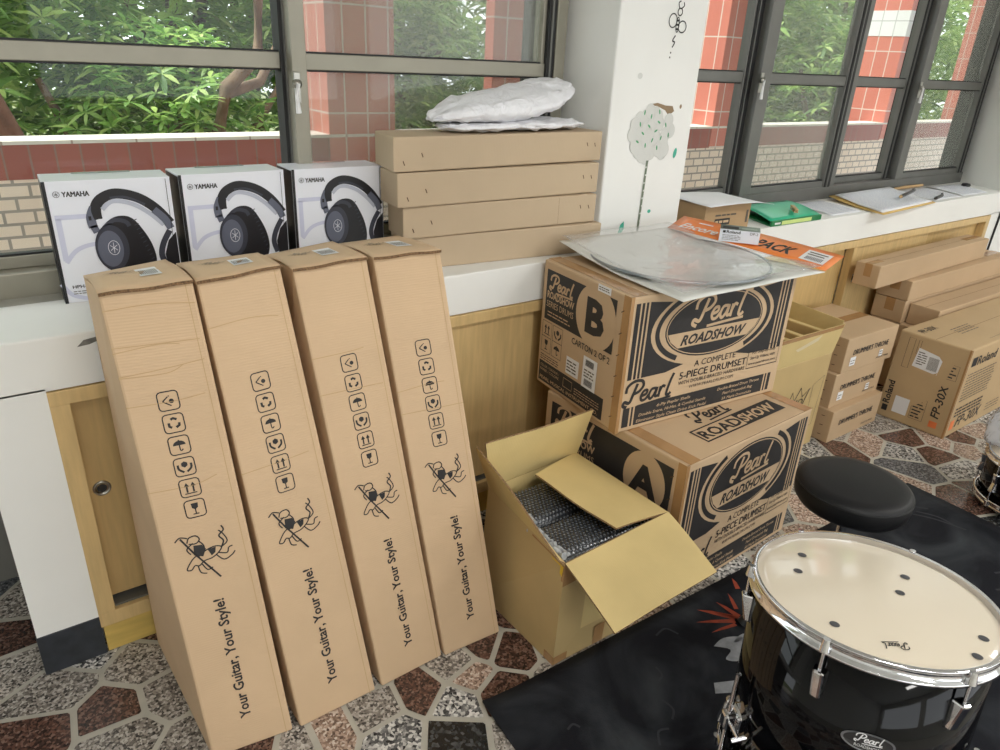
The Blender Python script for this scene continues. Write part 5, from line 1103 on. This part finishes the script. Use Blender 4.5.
# badge on the shell towards the camera
m2 = MB(); ab = math.atan2(-DY + .02, -DX + .16); ab = math.radians(222); vs = []; n = 28; zb = .46
ab = math.radians(214)
def shp(dx, dz, off): a = ab + dx / DR; return Vector((DX + (DR + off) * math.cos(a), DY + (DR + off) * math.sin(a), zb + dz))
m2.add([shp(.042 * math.cos(2 * PI * k / n), .019 * math.sin(2 * PI * k / n), .002) for k in range(n)], [list(range(n))], mat('badge_silver', (150, 152, 156), .3, metal=.7))
m2.add([shp(.038 * math.cos(2 * PI * k / n), .016 * math.sin(2 * PI * k / n), .0026) for k in range(n)], [list(range(n))], INK)
class BF(Face):
    def __init__(s, mb): s.mb = mb; s.W = s.H = 1; s.off = 0
    def pt(s, x, y, L=0): return shp(x, y, .0032 + L * .0003)
BFc = BF(m2); BFc.script_pearl(-.022, .0, .044, WHITE, 0, 1.0); BFc.text('ROADSHOW', 0, -.011, .006, WHITE, 0, al='c', width=.04)
m2.build('badge', t, label='oval silver badge'); XF = None
for k, a in enumerate((math.radians(152), math.radians(272), math.radians(32))):
    d = Vector((math.cos(a), math.sin(a), 0)); sd = Vector((-d.y, d.x, 0)); p = Vector((DX, DY, 0)) + d * (DR + .026)
    m3 = MB(); m3.tube([p + Vector((0, 0, .44)), p + Vector((0, 0, .12)), p + d * .03 + Vector((0, 0, .06)), p + d * .035 + Vector((0, 0, .035))], .0055, CHROME, 12); lg = m3.build('leg', t)
    m3 = MB(); m3.tube([p + d * .035 + Vector((0, 0, .045)), p + d * .035 + Vector((0, 0, .0068))], [.011, .014], BLACKP, 12); m3.build('rubber_foot', lg)
    m3 = MB(); T = Matrix(((d.x, sd.x, 0, DX), (d.y, sd.y, 0, DY), (0, 0, 1, 0), (0, 0, 0, 1))); m3.box(DR - .012, DR + .016, -.022, .022, .295, .345, CHROME, .008, T); m3.box(DR + .010, DR + .038, -.012, .012, .30, .34, CHROME, .006, T)
    m3.tube([T @ Vector((DR + .026, .012, .32)), T @ Vector((DR + .026, .045, .32))], .004, CHROME, 8); m3.tube([T @ Vector((DR + .012, .047, .323)), T @ Vector((DR + .040, .047, .317))], .005, CHROME, 8); br = m3.build('leg_bracket', t)

# throne
TX, TY, TZ = 1.805, .755, .485
t = root('drum_throne', (TX, TY, .0065), 'round black padded drum stool behind the floor tom', 'stool')
mb = MB(); mb.lathe([(0, TZ), (.11, TZ - .001), (.135, TZ - .005), (.146, TZ - .012), (.149, TZ - .018), (.1505, TZ - .024), (.150, TZ - .045), (.147, TZ - .062), (.138, TZ - .074), (.12, TZ - .078), (0, TZ - .078)], BLACKV, (TX, TY, 0), 80)
st = mb.build('seat', t)
mb = MB(); mb.lathe([(.1485 + .0022 * math.cos(a), TZ - .018 + .0022 * math.sin(a)) for a in [k * PI / 3 for k in range(7)]], BLACKV, (TX, TY, 0), 80); mb.build('piping', st)
mb = MB(); mb.tube([(TX, TY, TZ - .078), (TX, TY, .10)], .0125, CHROME, 16); mb.tube([(TX, TY, TZ - .10), (TX, TY, TZ - .078)], .03, BLACKP, 16); mb.tube([(TX, TY, .25), (TX, TY, .12)], .016, CHROME, 16); mb.build('post', t)
mb = MB(); mb.tube([(TX, TY, .27), (TX, TY, .235)], .024, BLACKP, 14); mb.tube([(TX, TY, .25), (TX - .05, TY + .02, .25)], .005, CHROME, 8); mb.build('collar', t)
for k in range(3):
    a = math.radians(35 + 120 * k); d = Vector((math.cos(a), math.sin(a), 0)); c = Vector((TX, TY, 0)); m3 = MB()
    m3.tube([c + d * .02 + Vector((0, 0, .22)), c + d * .235 + Vector((0, 0, .022))], .008, CHROME, 8); m3.tube([c + d * .02 + Vector((0, 0, .11)), c + d * .13 + Vector((0, 0, .16))], .006, CHROME, 8); lg = m3.build('leg', t)
    m3 = MB(); m3.tube([c + d * .225 + Vector((0, 0, .035)), c + d * .245 + Vector((0, 0, .0068))], [.012, .016], BLACKP, 10); m3.build('rubber_foot', lg)

# second drum at the right edge with a plastic bag on it
QX, QY, QR = 3.045, .655, .160
t2, hd2 = drum('rack_tom', QX, QY, QR, .028, .215, 'small black drum with chrome hoops at the right edge under a plastic bag', 6, math.radians(155), big=False)
mb = MB(); rb = random.Random(4); nn_, mm_ = 26, 14
vs = []
for j in range(mm_ + 1):
    v = j / mm_; ph = v * PI * .5
    for i_ in range(nn_):
        a = 2 * PI * i_ / nn_; rad = .12 * math.cos(ph) ** .6 * (1 + .13 * math.sin(3 * a + 4 * v) + .07 * math.sin(8 * a + 9 * v)) if j < mm_ else 0.002
        vs.append((QX + .03 + rad * math.cos(a), QY + .085 + rad * math.sin(a), .235 + .155 * math.sin(ph) * (1 + .12 * math.sin(2 * a + 1))))
mb.add(vs, [[j * nn_ + i_, j * nn_ + (i_ + 1) % nn_, (j + 1) * nn_ + (i_ + 1) % nn_, (j + 1) * nn_ + i_] for j in range(mm_) for i_ in range(nn_)] + [list(range(nn_))[::-1]], FILMB, True)
mb.build('plastic_bag', loc=(QX, QY, .235), label='crumpled clear plastic bag lying on the small drum', cat='bag')
mb = MB(); mb.box(QX - .03, QX + .07, QY + .02, QY + .11, .236, .27, mat('beige_pads', (222, 190, 150), .7, var=.15, vscale=30), .012); mb.box(QX - .02, QX + .07, QY + .03, QY + .12, .271, .30, mat('beige_pads', (222, 190, 150), .7), .012); mb.build('parts_packet', loc=(QX, QY, .236), label='beige parts packet inside the plastic bag', cat='packet')
